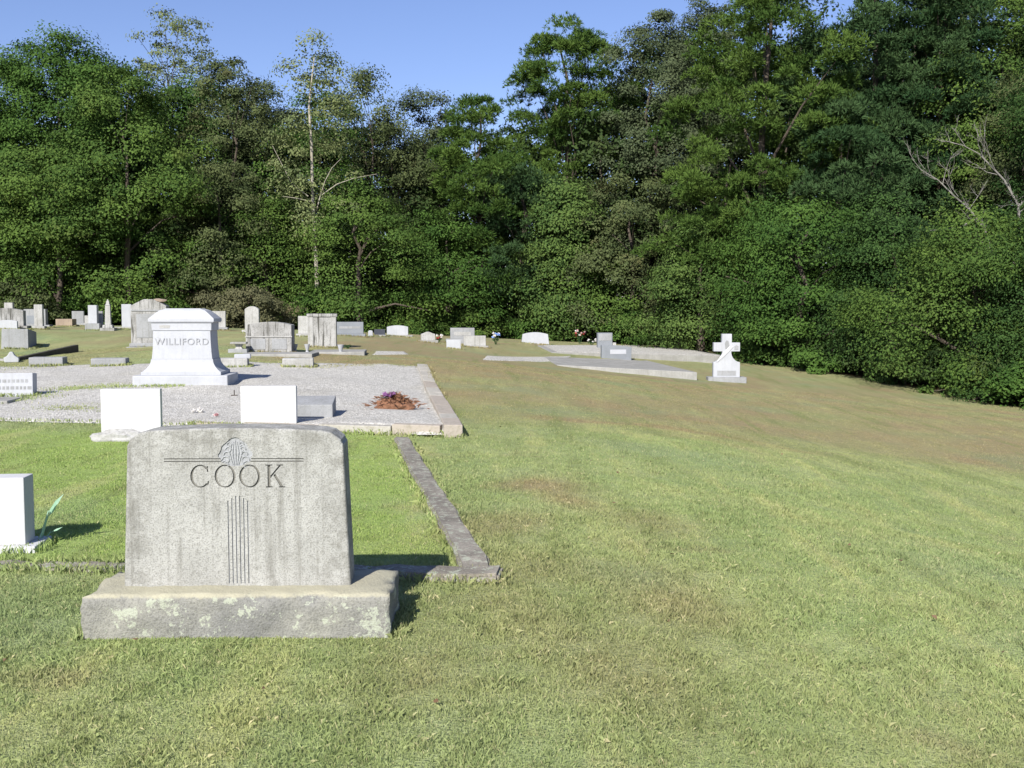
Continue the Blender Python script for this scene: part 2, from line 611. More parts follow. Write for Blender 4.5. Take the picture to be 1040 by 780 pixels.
def lawn_fields(x, y):
    n = nz(x, y, .35)
    n2 = nz(x, y, 1.1, 3)
    n3 = nz(x, y, .16, 6)
    dry = sstep(14.0, 19.5, y + 1.0 * n + .10 * x) * sstep(-4.5, -1.0, x + .12 * y * .6 + n) * (1 - .35 * sstep(26, 40, y))
    dry = dry * (.82 + .20 * n2) * (1 - .35 * sstep(9.0, 13.0, x) * (n > -.9))
    dry = dry + .55 * sstep(.45, 1.0, n2 * .7 + n * .5) * sstep(1.5, 5, y) * (x > -1.5)
    for cx, cy, r in ((-.05, 5.55, .28), (.55, 4.6, .35), (.35, 9.7, .35), (.5, 8.9, .2), (1.05, 8.0, .3), (-.45, 4.9, .3), (.9, 5.6, .3)):
        a, b = (x - cx), (y - cy)
        dry = dry + .65 * np.exp(-((a + .2 * b) ** 2 / r ** 2 + b * b / (r * 2.0) ** 2)) * (.75 + .5 * n2)
    dry = dry + (.40 + .35 * n2) * sstep(20, 27, y) * sstep(2, -4, x) + .10 * (n + .2)
    s = x * math.cos(.22) + y * math.sin(.22)
    stripe = sstep(.25, .95, np.sin(s * 6.283 / 1.25 + .7 * n)) * sstep(4.5, 8, y) * sstep(-.9, .1, x + .17 * (y - 6)) * (.6 + .4 * n3)
    stripe = stripe + .5 * sstep(.3, 1.0, -n2 + .3 * n)
    lush = sstep(6.3, 7.0, y) * sstep(13.6, 13.0, y) * sstep(-.1, -.5, x + .18 * (y - 6.3)) * .9 + .5 * sstep(.1, .9, n3) * sstep(9, 6, y)
    lush = lush + .6 * sstep(3, 7, x) * sstep(12, 9, y)
    return np.clip(dry, 0, 1), np.clip(lush, 0, 1), np.clip(stripe, 0, 1)


EDGE = np.array([(-140, 50.5), (-60, 50), (0, 50.5), (150, 51), (300, 52), (450, 53.5), (600, 53), (700, 49.5), (780, 42), (880, 36), (1030, 30.3), (1200, 25.5), (1500, 20)])


def edge_depth(x, y):
    px = 520 + F * x / np.maximum(y, 1.0)
    return np.interp(px, EDGE[:, 0], EDGE[:, 1])


def grid_coords(lo, hi, step, far, n):
    core = np.arange(lo, hi + 1e-6, step)
    g1 = lo - np.geomspace(step * 2, far, n)
    g2 = hi + np.geomspace(step * 2, far, n)
    return np.r_[g1[::-1], core, g2]


gx = grid_coords(-26, 26, .3, 900, 26)
gy = grid_coords(0, 60, .3, 900, 26)
GX, GY = np.meshgrid(gx, gy)
GZ = zt(GX, GY) + .012 * nz(GX, GY, 1.6, 2)
nx_, ny_ = len(gx), len(gy)
me = bpy.data.meshes.new('ground')
idx = np.arange(nx_ * ny_).reshape(ny_, nx_)
quads = np.stack([idx[:-1, :-1], idx[:-1, 1:], idx[1:, 1:], idx[1:, :-1]], -1).reshape(-1, 4)
me.vertices.add(nx_ * ny_)
me.vertices.foreach_set('co', np.stack([GX, GY, GZ], -1).astype(np.float32).ravel())
me.loops.add(quads.size)
me.loops.foreach_set('vertex_index', quads.astype(np.int32).ravel())
me.polygons.add(len(quads))
me.polygons.foreach_set('loop_start', np.arange(0, quads.size, 4, dtype=np.int32))
me.polygons.foreach_set('use_smooth', np.ones(len(quads), bool))
dr, lu, stp = lawn_fields(GX, GY)
ed = edge_depth(GX, GY)
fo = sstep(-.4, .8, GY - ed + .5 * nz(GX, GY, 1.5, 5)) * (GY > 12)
for an, arr in (('dry', dr), ('lush', lu), ('stripe', stp), ('forest', fo)):
    a = me.attributes.new(an, 'FLOAT', 'POINT')
    a.data.foreach_set('value', arr.astype(np.float32).ravel())
me.update(); me.validate()
tag(link_mesh('ground', me, M['lawn']), kind='structure')


def zg(x, y):
    return float(zt(np.array([x]), np.array([y]))[0] + .012 * nz(np.array([x]), np.array([y]), 1.6, 2)[0])


# ------------------------------------------------------------------ gravel plot and its coping
A_ = at(470, 445, 13.25)
B_, _ = hit(434, 372.5)
L1, _ = hit(-130, 426)
L2, _ = hit(-130, 372)
PA, PB, PL1, PL2 = [(p.x, p.y) for p in (A_, B_, L1, L2)]
GRAVEL = [PA, PB, PL2, PL1]


def plot_uv(x, y):
    """approximate 0..1 across (from right) and 0..1 deep"""
    ux, uy = PL1[0] - PA[0], PL1[1] - PA[1]
    u = ((x - PA[0]) * ux + (y - PA[1]) * uy) / (ux * ux + uy * uy)
    vx, vy = PB[0] - PA[0], PB[1] - PA[1]
    v = ((x - PA[0]) * vx + (y - PA[1]) * vy) / (vx * vx + vy * vy)
    return u, v


def gravel_h(x, y):
    u, v = plot_uv(x, y)
    return .028 + .10 * (1 - sstep(.02, .55, v)) * (1 - sstep(.05, .5, u)) + .012 * nz(x, y, 2.2, 4)


def sheet(name, c00, c10, c11, c01, nu, nv, hfun, mat, kind='structure'):
    """bilinear patch between four x,y corners laid on the ground"""
    u, v = np.meshgrid(np.linspace(0, 1, nu), np.linspace(0, 1, nv))
    X = (1 - u) * (1 - v) * c00[0] + u * (1 - v) * c10[0] + u * v * c11[0] + (1 - u) * v * c01[0]
    Y = (1 - u) * (1 - v) * c00[1] + u * (1 - v) * c10[1] + u * v * c11[1] + (1 - u) * v * c01[1]
    e = np.minimum(np.minimum(u, 1 - u) * nu, np.minimum(v, 1 - v) * nv)
    wob = .10 * (e < .5)
    X = X + wob * nz(X * 3, Y * 3, 1.3, 1); Y = Y + wob * nz(X * 3, Y * 3, 1.3, 8)
    Z = zt(X, Y) + .012 * nz(X, Y, 1.6, 2) + hfun(X, Y)
    Z = np.where(e < .5, Z - .10, Z)
    b = bmesh.new()
    vs = [[b.verts.new((X[j, i], Y[j, i], Z[j, i])) for i in range(nu)] for j in range(nv)]
    for j in range(nv - 1):
        for i in range(nu - 1):
            b.faces.new((vs[j][i], vs[j][i + 1], vs[j + 1][i + 1], vs[j + 1][i])).smooth = True
    bmesh.ops.recalc_face_normals(b, faces=b.faces)
    me = bpy.data.meshes.new(name); b.to_mesh(me); b.free()
    o = link_mesh(name, me, mat)
    return tag(o, kind=kind)


sheet('gravel', PL1, PA, PB, PL2, 70, 60, gravel_h, M['gravel'])

cop = empty('plot_coping', A_, 0, 'pale coping of mixed blocks along the right edge of the gravel plot', 'coping')
mb = MB()
rr = random.Random(3)
d = Vector((PB[0] - PA[0], PB[1] - PA[1]))
Ld = d.length; d.normalize()
nrm = Vector((-d.y, d.x))             # towards the plot
s_ = 0.0
while s_ < Ld - .1:
    ln = min(rr.uniform(.55, 1.3), Ld - s_)
    a, c = s_ + .006, s_ + ln - .006
    q = [Vector(PA) + d * a, Vector(PA) + d * c]
    q = [q[0], q[1], q[1] + nrm * .23, q[0] + nrm * .23]
    tops = []
    for p in q:
        v_ = plot_uv(p.x, p.y)[1]
        tops.append(zg(p.x, p.y) + .165 - .10 * float(sstep(.05, .8, v_)) + rr.uniform(-.006, .006))
    mb.slab([(p.x - A_.x, p.y - A_.y) for p in q], [zg(p.x, p.y) - .12 - A_.z for p in q], [t_ - A_.z for t_ in tops])
    s_ += ln
mb.build('side_coping', M['coping'], cop, bevel=.012)
mb = MB()
d2 = Vector((PL1[0] - PA[0], PL1[1] - PA[1])).normalized()
n2_ = Vector((d2.y, -d2.x))
if n2_.y < 0: n2_ = -n2_
s_ = .28
i_ = 0
while s_ < 3.4:
    ln = rr.uniform(.6, 1.0)
    q = [Vector(PA) + d2 * (s_ + .006), Vector(PA) + d2 * (s_ + ln - .006)]
    q = [q[0], q[1], q[1] + n2_ * .17, q[0] + n2_ * .17]
    hh = .145 - .028 * i_
    mb.slab([(p.x - A_.x, p.y - A_.y) for p in q], [zg(p.x, p.y) - .12 - A_.z for p in q], [zg(p.x, p.y) + hh - A_.z for p in q])
    s_ += ln; i_ += 1
mb.build('front_coping', M['coping'], cop, bevel=.012)

# small sandy strip in the far lawn
def flatc(*px):
    return [tuple(hit(*p)[0][:2]) for p in px]
q = flatc((486, 366), (570, 367), (585, 361.5), (490, 361))
sheet('gravel', q[0], q[1], q[2], q[3], 20, 10, lambda x, y: .02 + 0 * x, M['gravel'])
q2 = flatc((375, 360.5), (418, 360.5), (412, 357), (380, 357))
sheet('gravel', q2[0], q2[1], q2[2], q2[3], 14, 8, lambda x, y: .015 + 0 * x, M['gravel'])

# ------------------------------------------------------------------ kerb round the near family plot
cA = hit(507, 592)[0]; cB = hit(416, 449)[0]; cC = hit(-120, 574.5)[0]
kerb = empty('plot_curb', cA, 0, 'mossy concrete curb edging the near green plot behind the large grey monument', 'curb')
KERB_POLYS = []


def strip(p, q, w, side, z_up, name, n=14, seed=0, z_end=None):
    d = Vector((q.x - p.x, q.y - p.y)); L = d.length; d.normalize()
    nr = Vector((-d.y, d.x)) * side
    r_ = random.Random(seed)
    b = bmesh.new()
    rows = []
    for i in range(n + 1):
        f = L * i / n
        o = Vector((p.x, p.y)) + d * f
        j1, j2, jz = r_.uniform(-.012, .012), r_.uniform(-.012, .012), r_.uniform(-.008, .008)
        a, c = o + nr * j1, o + nr * (w + j2)
        za, zc = zg(a.x, a.y), zg(c.x, c.y)
        if z_end is not None: jz += (z_end - z_up) * min(1, 1.35 * i / n)
        rows.append([b.verts.new((u.x - cA.x, u.y - cA.y, z - cA.z)) for u, z in ((a, za - .12), (a, za + z_up + jz), (c, zc + z_up + jz + .004), (c, zc - .12))])
    for r0, r1 in zip(rows, rows[1:]):
        for i in range(3):
            b.faces.new((r0[i], r0[i + 1], r1[i + 1], r1[i]))
    b.faces.new(rows[0]); b.faces.new(rows[-1][::-1])
    bmesh.ops.recalc_face_normals(b, faces=b.faces)
    eds = [e for e in b.edges if len(e.link_faces) == 2 and e.calc_face_angle(0) > .6]
    bmesh.ops.bevel(b, geom=eds, offset=.018, segments=2, affect='EDGES')
    me = bpy.data.meshes.new(name); b.to_mesh(me); b.free()
    KERB_POLYS.append([tuple(Vector((p.x, p.y))), tuple(Vector((q.x, q.y))), tuple(Vector((q.x, q.y)) + nr * w), tuple(Vector((p.x, p.y)) + nr * w)])
    return link_mesh(name, me, M['curb'], kerb)


dd = Vector((cC.x - cA.x, cC.y - cA.y, 0)).normalized()
strip(cA, cC, .19, -1, .058, 'front_curb', 30, 1, .012)
ds = (cB - cA).normalized()
pS = cA + Vector((-dd.y, dd.x, 0)) * -.205
strip(Vector((cA.x, cA.y, 0)) + ds * .205, cB, .185, 1, .05, 'side_curb', 24, 2)

# ------------------------------------------------------------------ the large foreground monument
fp = hit(241, 648)[0]
mon = empty('family_monument', fp, .02, 'large weathered grey family monument on a rough lichen spotted base in the foreground', 'monument')
BW, BD, BH = 1.49, .53, .215
b = bmesh.new()
nxs, nys, nzs = 46, 12, 8
rr = random.Random(11)


def boxgrid(b, x0, x1, y0, y1, z0, z1, nx, ny, nz_):
    g = bmesh.ops.create_cube(b, size=1.0)
    for v in g['verts']:
        v.co = Vector((x0 + (v.co.x + .5) * (x1 - x0), y0 + (v.co.y + .5) * (y1 - y0), z0 + (v.co.z + .5) * (z1 - z0)))
    for ax, n in ((0, nx), (1, ny), (2, nz_)):
        e = [e for e in b.edges if abs((e.verts[0].co - e.verts[1].co)[ax]) > 1e-4]
        bmesh.ops.subdivide_edges(b, edges=e, cuts=n, use_grid_fill=True)


boxgrid(b, -BW / 2, BW / 2, 0, BD, -.08, BH, 50, 13, 8)
for v in b.verts:
    x, y, z = v.co
    ex = min(abs(x + BW / 2), abs(x - BW / 2)); ey = min(y, BD - y); ez = BH - z
    a1, a2 = np.array([x]), np.array([z + y * .7])
    rough = .0065 * float(nz(a1, a2, 9, 1)[0]) + .006 * float(nz(a1, a2, 26, 4)[0]) + rr.uniform(-.003, .003)
    n = Vector((0, 0, 0))
    if y < .002: n.y -= 1
    if y > BD - .002: n.y += 1
    if ex < .002: n.x += math.copysign(1, x)
    if ez < .002: n.z += .45
    v.co += n * rough
    # chipped, rounded upper arrises
    m_ = max(0, .045 - ez) * max(0, .045 - min(ex, ey)) / .045 ** 2
    v.co.z -= .022 * m_ * max(0, .4 + 1.3 * float(nz(a1, a2, 11, 7)[0]))
    if ey == y: v.co.y += .014 * m_ * max(0, .4 + 1.2 * float(nz(a1, a2, 8, 3)[0]))
    if ex < .03 and ez < .03: v.co.z -= .022 * (1 - ex / .03) * max(0, float(nz(np.array([y]), a1, 6, 2)[0]) * .6 + .3)
me = bpy.data.meshes.new('base'); b.to_mesh(me); b.free()
for p in me.polygons: p.use_smooth = True
link_mesh('base', me, M['grey_base'], mon)

# die with gently curved top; writing and ornament cut into the face
DB, DT, DH = 1.135, 1.050, .80
y0, y1 = .170, .400


def die_outline(n=22):
    pts = [(-DB / 2, 0), (DB / 2, 0)]
    pts += [(DT / 2 + .012, DH * .90), (DT / 2 + .004, DH - .075)]
    for i in range(n + 1):
        u = 1 - 2 * i / n
        x = u * (DT / 2)
        z = DH - .020 * abs(u) ** 2 - .040 * max(0, (abs(u) - .86) / .14) ** 1.6
        pts.append((x, z))
    pts += [(-DT / 2 - .004, DH - .075), (-DT / 2 - .012, DH * .90)]
    return pts


DX = -.034
db = MB()
db.prism(die_outline(), y0, y1, back=.985)
bmesh.ops.recalc_face_normals(db.b, faces=db.b.faces)
es = [e for e in db.b.edges if len(e.link_faces) == 2 and e.calc_face_angle(0) > .9 and max(v.co.z for v in e.verts) > .02]
bmesh.ops.bevel(db.b, geom=es, offset=.013, segments=3, affect='EDGES', profile=.55)
bmesh.ops.translate(db.b, verts=db.b.verts, vec=(0, 0, 0))
for v in db.b.verts:
    v.co.z += BH - .004
    v.co.x += DX
die = db.build('die', [M['grey_old'], M['carve'], M['carve_light']], mon)

cut = bmesh.new()


def cut_poly(pts, depth, mi):
    """closed x,z outline (die coordinates) as a cutter"""
    a = [cut.verts.new((p[0], y0 - .02, p[1] + BH)) for p in pts]
    c = [cut.verts.new((p[0], y0 + depth, p[1] + BH)) for p in pts]
    n = len(pts)
    fs = [cut.faces.new(a), cut.faces.new(c[::-1])]
    for i in range(n):
        j = (i + 1) % n
        fs.append(cut.faces.new((a[i], c[i], c[j], a[j])))
    for f in fs: f.material_index = mi


def cut_ring(cx, cz, rx, rz, w_side, w_top, depth, mi, a0=0.0, a1=2 * math.pi, n=40):
    """elliptical stroke; closed when it spans the whole turn"""
    full = abs(a1 - a0 - 2 * math.pi) < 1e-4
    oo, ii = [], []
    for i in range(n + (0 if full else 1)):
        a = a0 + (a1 - a0) * i / n
        oo.append((cx + rx * math.cos(a), cz + rz * math.sin(a)))
        ii.append((cx + (rx - w_side) * math.cos(a), cz + (rz - w_top) * math.sin(a)))
    if not full:
        cut_poly(oo + ii[::-1], depth, mi)
        return
    vs = {}
    for nm, L in (('o', oo), ('i', ii)):
        for yy, tg in ((y0 - .02, 'f'), (y0 + depth, 'b')):
            vs[nm + tg] = [cut.verts.new((p[0], yy, p[1] + BH)) for p in L]
    n = len(oo)
    for i in range(n):
        j = (i + 1) % n
        for q in ((vs['of'][i], vs['of'][j], vs['if'][j], vs['if'][i]), (vs['ob'][j], vs['ob'][i], vs['ib'][i], vs['ib'][j]),
                  (vs['of'][j], vs['of'][i], vs['ob'][i], vs['ob'][j]), (vs['if'][i], vs['if'][j], vs['ib'][j], vs['ib'][i])):
            cut.faces.new(q).material_index = mi


def rect(x0, x1, z0, z1):
    return [(x0, z0), (x1, z0), (x1, z1), (x0, z1)]


LZ, LH = .498, .115                        # bottom and height of the letters
P1 = .0048                                   # metres per photo pixel on the face
CXP = 241.5


def fx(px): return (px - CXP) * P1 + DX


rz = LH / 2
cz = LZ + rz
# C O O K, thin roman letters
cxC = fx(205)
cut_ring(cxC, cz, .050, rz, .013, .006, .008, 1, math.radians(42), math.radians(318), 40)
cut_poly(rect(cxC + .032, cxC + .039, cz + .022, cz + .050), .008, 1)
cut_poly([(cxC + .031, cz - .046), (cxC + .039, cz - .046), (cxC + .042, cz - .024), (cxC + .037, cz - .024)], .008, 1)
for pxo in (230.5, 256):
    cut_ring(fx(pxo), cz, .052, rz, .012, .006, .008, 1)
kx = fx(274.5)
cut_poly(rect(kx, kx + .014, LZ + .0051, LZ + LH - .0051), .008, 1)
cut_poly(rect(kx - .010, kx + .024, LZ, LZ + .005), .008, 1)
cut_poly(rect(kx - .010, kx + .024, LZ + LH - .005, LZ + LH), .008, 1)
cut_poly([(kx + .0145, cz - .010), (kx + .066, LZ + LH - .0055), (kx + .057, LZ + LH - .0055), (kx + .0145, cz + .002)], .008, 1)
cut_poly([(kx + .030, cz + .004), (kx + .062, LZ + .0055), (kx + .077, LZ + .0055), (kx + .038, cz + .011)], .008, 1)
cut_poly(rect(kx + .046, kx + .076, LZ + LH - .005, LZ + LH), .008, 1)
cut_poly(rect(kx + .056, kx + .088, LZ, LZ + .005), .008, 1)
# twin rules left and right of the ornament
for dz in (0, .013):
    cut_poly(rect(fx(168), fx(228), .627 + dz, .632 + dz), .005, 1)
    cut_poly(rect(fx(256), fx(312), .627 + dz, .632 + dz), .005, 1)
# vertical flutes below the name
for i in range(6):
    xx = fx(232.5) + i * .0195
    cut_poly(rect(xx, xx + .0060, .012, .462 - .012 * abs(i - 2.5)), .006, 2)
# ornament: a leafy cone
ocx, ocz = fx(241.5), .612
outl = []
for i in range(40):
    a = math.pi * 2 * i / 40
    r1 = .080 + (.007 if i % 4 < 2 else 0)
    zz = math.sin(a)
    outl.append((ocx + r1 * math.cos(a) * (1 - .35 * max(0, zz) ** 1.5), ocz + .050 + zz * (.088 if zz > 0 else .056)))
cut_poly(outl, .006, 2)
bmesh.ops.recalc_face_normals(cut, faces=cut.faces)
cme = bpy.data.meshes.new('cutter'); cut.to_mesh(cme); cut.free()
for mm in (M['grey_old'], M['carve'], M['carve_light']): cme.materials.append(mm)
co = bpy.data.objects.new('cutter', cme); COL.objects.link(co); co.parent = mon
bo = die.modifiers.new('cut', 'BOOLEAN'); bo.object = co; bo.operation = 'DIFFERENCE'; bo.solver = 'EXACT'
bo.use_self = True
bpy.context.view_layer.update()
dg = bpy.context.evaluated_depsgraph_get()
nm = bpy.data.meshes.new_from_object(die.evaluated_get(dg))
die.modifiers.clear()
die.data = nm
nm.name = 'die'
bpy.data.objects.remove(co)
print('die faces', len(nm.polygons), [m_.name for m_ in nm.materials])
# raised scrolls and leaf ribs inside the ornament
ob = MB()
yf = y0 + .0045
for side in (-1, 1):
    for j in range(5):
        z0_ = ocz - .002 + j * .026
        r_ = .026 - .003 * j
        cxx = ocx + side * (.052 - .006 * j)
        pts = [(cxx + r_ * k_ * math.cos(a) * side, yf, BH + z0_ + r_ * k_ * math.sin(a)) for a, k_ in [(i * .7, 1 - i * .085) for i in range(9)]]
        ob.tube(pts, [.0038] * 9, 5)
for j in range(5):
    xx = (j - 2) * .012
    ob.tube([(ocx + xx * .6, yf, BH + ocz + .0), (ocx + xx * 1.3, yf, BH + ocz + .06), (ocx + xx * .7, yf, BH + ocz + .122 - abs(xx) * .6)], [.003, .0045, .002], 5)
ob.build('ornament', M['carve_light'], mon)

# ------------------------------------------------------------------ headstones
SPOTS = []         # footprints for longer grass: (centre, half w, half d, rot)


def stone(name, label, cat, box, prof='flat', mat='grey', th=.16, base=None, rz=AX, t=None, zbase=None, taper=1.0, lean=0.0,
          bevel=.012, basemat=None, group=None, sink=.06):
    """box: photo px (x0, top, x1, bottom) of the upright; base: (px left, px right, px height)"""
    x0, yt, x1, yb = box
    cxp = (x0 + x1) / 2
    p, tt = hit(cxp, yb) if t is None else (at(cxp, yb, t), t)
    if zbase is None and t is not None:
        p.z = zg(p.x, p.y)
    w, h = (x1 - x0) / F * tt, (yb - yt) / F * tt
    bh = 0
    group = group or {'headstone': 'headstones of the graveyard', 'pillar': 'square grave pillars', 'grave marker': 'low block markers on the gravel'}.get(cat)
    root = empty(name, p, rz, label, cat, group)
    if base:
        bl, br, bhp = base
        bw = (br - bl) / F * tt
        off = ((bl + br) / 2 - cxp) / F * tt
        bh = bhp / F * tt
        MB().box(off - bw / 2, off + bw / 2, -.06, th + .10, -sink, bh).build('base', M[basemat or mat], root, bevel=bevel)
        SPOTS.append((p.x + off * math.cos(rz), p.y + (th / 2 + .02), bw / 2, th / 2 + .08, rz))
    else:
        SPOTS.append((p.x, p.y + th / 2, w / 2, th / 2, rz))
    zb = bh if base else -sink
    hw, tw = w / 2, w / 2 * taper
    pts = [(-hw, zb), (hw, zb)]
    H = h
    if prof == 'flat':
        pts += [(tw, H), (-tw, H)]
    elif prof == 'arch':                      # segmental top
        rise = min(.22 * w, .5 * H)
        for i in range(15):
            u = 1 - 2 * i / 14
            pts.append((tw * u, H - rise * u * u))
    elif prof == 'low':                       # very shallow curve
        rise = .07 * w
        for i in range(13):
            u = 1 - 2 * i / 12
            pts.append((tw * u, H - rise * u * u))
    elif prof == 'serp':                      # shoulders and a crown
        for i in range(21):
            u = 1 - 2 * i / 20
            pts.append((tw * u, H - .13 * w * (1 - math.cos(u * math.pi)) / 2 - .02 * w * abs(u)))
    elif prof == 'peak':                      # pediment
        pts += [(tw, H * .86), (tw * .75, H * .91), (tw * .25, H), (-tw * .25, H), (-tw * .75, H * .91), (-tw, H * .86)]
    elif prof == 'tablet':                    # round headed
        r_ = tw
        for i in range(13):
            a = math.pi * i / 12
            pts.append((r_ * math.cos(a), H - r_ * .55 + r_ * .55 * math.sin(a)))
    o = MB().prism(pts, 0, th).build('die' if base else 'slab', M[mat], root, bevel=bevel)
    if lean:
        root.rotation_euler = (lean, 0, rz)
    return root, p, tt, o


def panel(root, x0, x1, z0, z1, y, mat, name='panel', th=.006):
    return MB().box(x0, x1, y - th, y + .01, z0, z1).build(name, M[mat], root)


LAB = 'headstone'
# -- middle distance
r_, p, t_, _ = stone('headstone', 'short white headstone on the green plot, cut by the left photo edge', LAB, (-38, 485, 25, 561), 'flat', 'white_bright', .19, (-48, 37, 7), rz=.10, bevel=.008)
r_.location.z -= .0
LEFT_STONE = r_.location.copy()
r_, p, t_, _ = stone('headstone', 'square white headstone with broken whitewashed foot at the gravel edge', LAB, (104, 395, 163, 447), 'flat', 'white_bright', .10, None, rz=.10)
mb = MB()
mb.blob((-.12, -.05, .02), (.33, .12, .12), 4, 3, .10).blob((.22, -.03, .03), (.18, .09, .09), 7, 2, .15)
o = mb.build('cement_footing', M['white_worn'], r_)
r_, p, t_, _ = stone('headstone', 'square white headstone standing on the gravel just behind the large grey monument', LAB, (245, 392, 301, 436), 'flat', 'white_bright', .10, None, rz=.06)
# grey pillow marker beside it
p = hit(320, 428)[0]; p.z += .1
root = empty('grave_marker', p, .08, 'low grey granite marker with slanted top beside the white headstone on the gravel', 'grave marker')
mb = MB()
a = [(-.42, -.14, -.1), (.25, -.14, -.1), (.25, -.14, .14), (-.42, -.14, .14), (-.42, .42, -.1), (.25, .42, -.1), (.25, .42, .22), (-.42, .42, .22)]
vs = [mb.b.verts.new(q_) for q_ in a]
for f in ((0, 1, 2, 3), (4, 7, 6, 5), (0, 4, 5, 1), (3, 2, 6, 7), (0, 3, 7, 4), (1, 5, 6, 2)):
    mb.b.faces.new([vs[i] for i in f])
mb.build('slanted_block', M['grey'], root, bevel=.012)

# -- the white stepped monument
p, tt = hit(183, 393)
mpp = tt / F
wm = empty('stepped_monument', p, .07, 'tall white stepped monument with flared foot and hipped cap on the gravel', 'monument')
hb = 47.5 * mpp
dz = .62


def sec(zpx, wpx, dfac=dz):
    return (zpx * mpp, 0, hb * dz, wpx / 2 * mpp, wpx / 2 * mpp * dfac)


MB().loft([(-.08, 0, hb * dz, hb, hb * dz), sec(11.5, 95)]).build('base', M['white'], wm, bevel=.02)
fl = [sec(11.5, 80), sec(15, 80)]
for i in range(9):
    u = i / 8
    fl.append(sec(15.2 + 12.5 * u, 78 - 15.5 * (1 - (1 - u) ** 2.2)))
MB().loft(fl).build('flared_foot', M['white'], wm, bevel=.006)
MB().loft([sec(27.7, 61), sec(36, 59.2), sec(46, 58), sec(57, 57.4)]).build('die', M['white'], wm, bevel=.008)
MB().loft([sec(57, 60), sec(65, 60.5)]).build('frieze', M['white'], wm, bevel=.01)
MB().loft([sec(65, 63.5), sec(66.2, 66), sec(69, 66), sec(70, 64), sec(74, 55), sec(77.5, 46), sec(79, 37), sec(79.6, 35)]).build('cap', M['white'], wm, bevel=.006)
cu = bpy.data.curves.new('lettering', 'FONT')
cu.body = 'WILLIFORD'
cu.size = 9.6 * mpp
cu.align_x = 'CENTER'
cu.extrude = .006
cu.space_character = 1.12
to = bpy.data.objects.new('lettering', cu); COL.objects.link(to)
bpy.context.view_layer.update()
tm = bpy.data.meshes.new_from_object(to.evaluated_get(bpy.context.evaluated_depsgraph_get()))
bpy.data.objects.remove(to)
yfront = hb * dz - 58.3 / 2 * mpp * dz
tm.transform(Matrix.Translation((0, yfront - .004, 42.5 * mpp)) @ Matrix.Rotation(math.pi / 2, 4, 'X'))
tm.materials.clear()
link_mesh('lettering', tm, M['letter_pale'], wm)
MB().prism([(-22 * mpp, 59.5 * mpp), (-12 * mpp, 59.5 * mpp), (-11 * mpp, 62.5 * mpp), (-22 * mpp, 62.5 * mpp)], hb * dz - 60.2 / 2 * mpp * dz - .004, hb * dz - .2).build('frieze_ornament', M['white_worn'], wm)

# -- low markers along the far edge of the gravel
for bx, lb in (((30, 363, 63, 372.5), 'low pale grey block marker at the back of the gravel beside the raised curb'),
               ((93, 364, 127, 373), 'low pale grey block marker just left of the white stepped monument'),
               ((221, 364, 251, 374.5), 'low white block marker with a raised rear half, right of the stepped monument'),
               ((287, 364, 318, 374), 'low whitish block marker on the gravel before the curved double stone')):
    r_, p, t_, o = stone('grave_marker', lb, 'grave marker', bx, 'flat', 'grey' if bx[0] < 200 else 'white_worn', .42, rz=AX, bevel=.02)
    if bx[0] == 221:
        MB().box(.02, .36, .20, .38, .2, .30).build('raised_block', M['white'], r_, bevel=.02)

# -- left: inscribed slanted stone
r_, p, t_, o = stone('headstone', 'low pale inscribed stone with dark right side at the left end of the gravel', LAB, (-30, 379, 32, 404), 'flat', 'white', .22, rz=.12, bevel=.012, lean=-.06)
rr = random.Random(8)
for i in range(2):
    mb = MB()
    xx = -.36 + .08 * i
    while xx < .42:
        wd = rr.uniform(.03, .06)
        mb.box(xx, xx + wd, -.003, .01, .24 - .11 * i, .29 - .11 * i)
        xx += wd + .022
    mb.build('inscription_line', M['grey'], r_)
p = hit(-14, 412)[0]
MB_ = empty('ledger_slab', p, .12, 'flat pale ledger slab lying at the left photo edge below the inscribed stone', 'slab')
MB().box(-.55, .30, 0, .75, -.05, .07).build('slab', M['concrete'], MB_, bevel=.015)

# white ornament on the left grass
p = hit(12, 368)[0]
ro = empty('white_ornament', p, .3, 'small white peaked grave ornament on the grass at the left edge', 'ornament')
MB().prism([(-.15, 0), (.15, 0), (.16, .09), (.07, .16), (.03, .24), (-.03, .25), (-.10, .14), (-.17, .11)], -.06, .08).build('ornament_body', M['white'], ro, bevel=.02)
# raised curb
pa = at(17, 367, 25); pb = at(80, 357.5, 29.0); pb.z = zg(pb.x, pb.y) - .03; pa.z = zg(pa.x, pa.y); pc = hit(-60, 364)[0]
rc = empty('raised_curb', pa, 0, 'raised stone curb with its dark shaded face running back on the left', 'curb')
zt_ = pb.z + .16


def wall(p, q, zb1, zb2, top1, top2, th, side):
    d = (q - p); d.z = 0; d.normalize()
    nrm = Vector((-d.y, d.x, 0)) * side * th
    pts = [p, q, q + nrm, p + nrm]
    return [(v.x - pa.x, v.y - pa.y) for v in pts], [zb1 - pa.z, zb2 - pa.z, zb2 - pa.z, zb1 - pa.z], [top1 - pa.z, top2 - pa.z, top2 - pa.z, top1 - pa.z]


MB().slab(*wall(pa, pb, pa.z - .1, pb.z - .1, pa.z + .08, pb.z + .23, .12, 1)).build('side_wall', M['shade_stone'], rc, bevel=.01)  # near-black colour paints in the shade of the right-hand face
MB().slab(*wall(pa + Vector((-.17, .0, 0)), pc, pa.z - .1, pc.z - .1, pa.z + .05, pc.z + .05, .16, -1)).build('front_wall', M['concrete'], rc, bevel=.01)

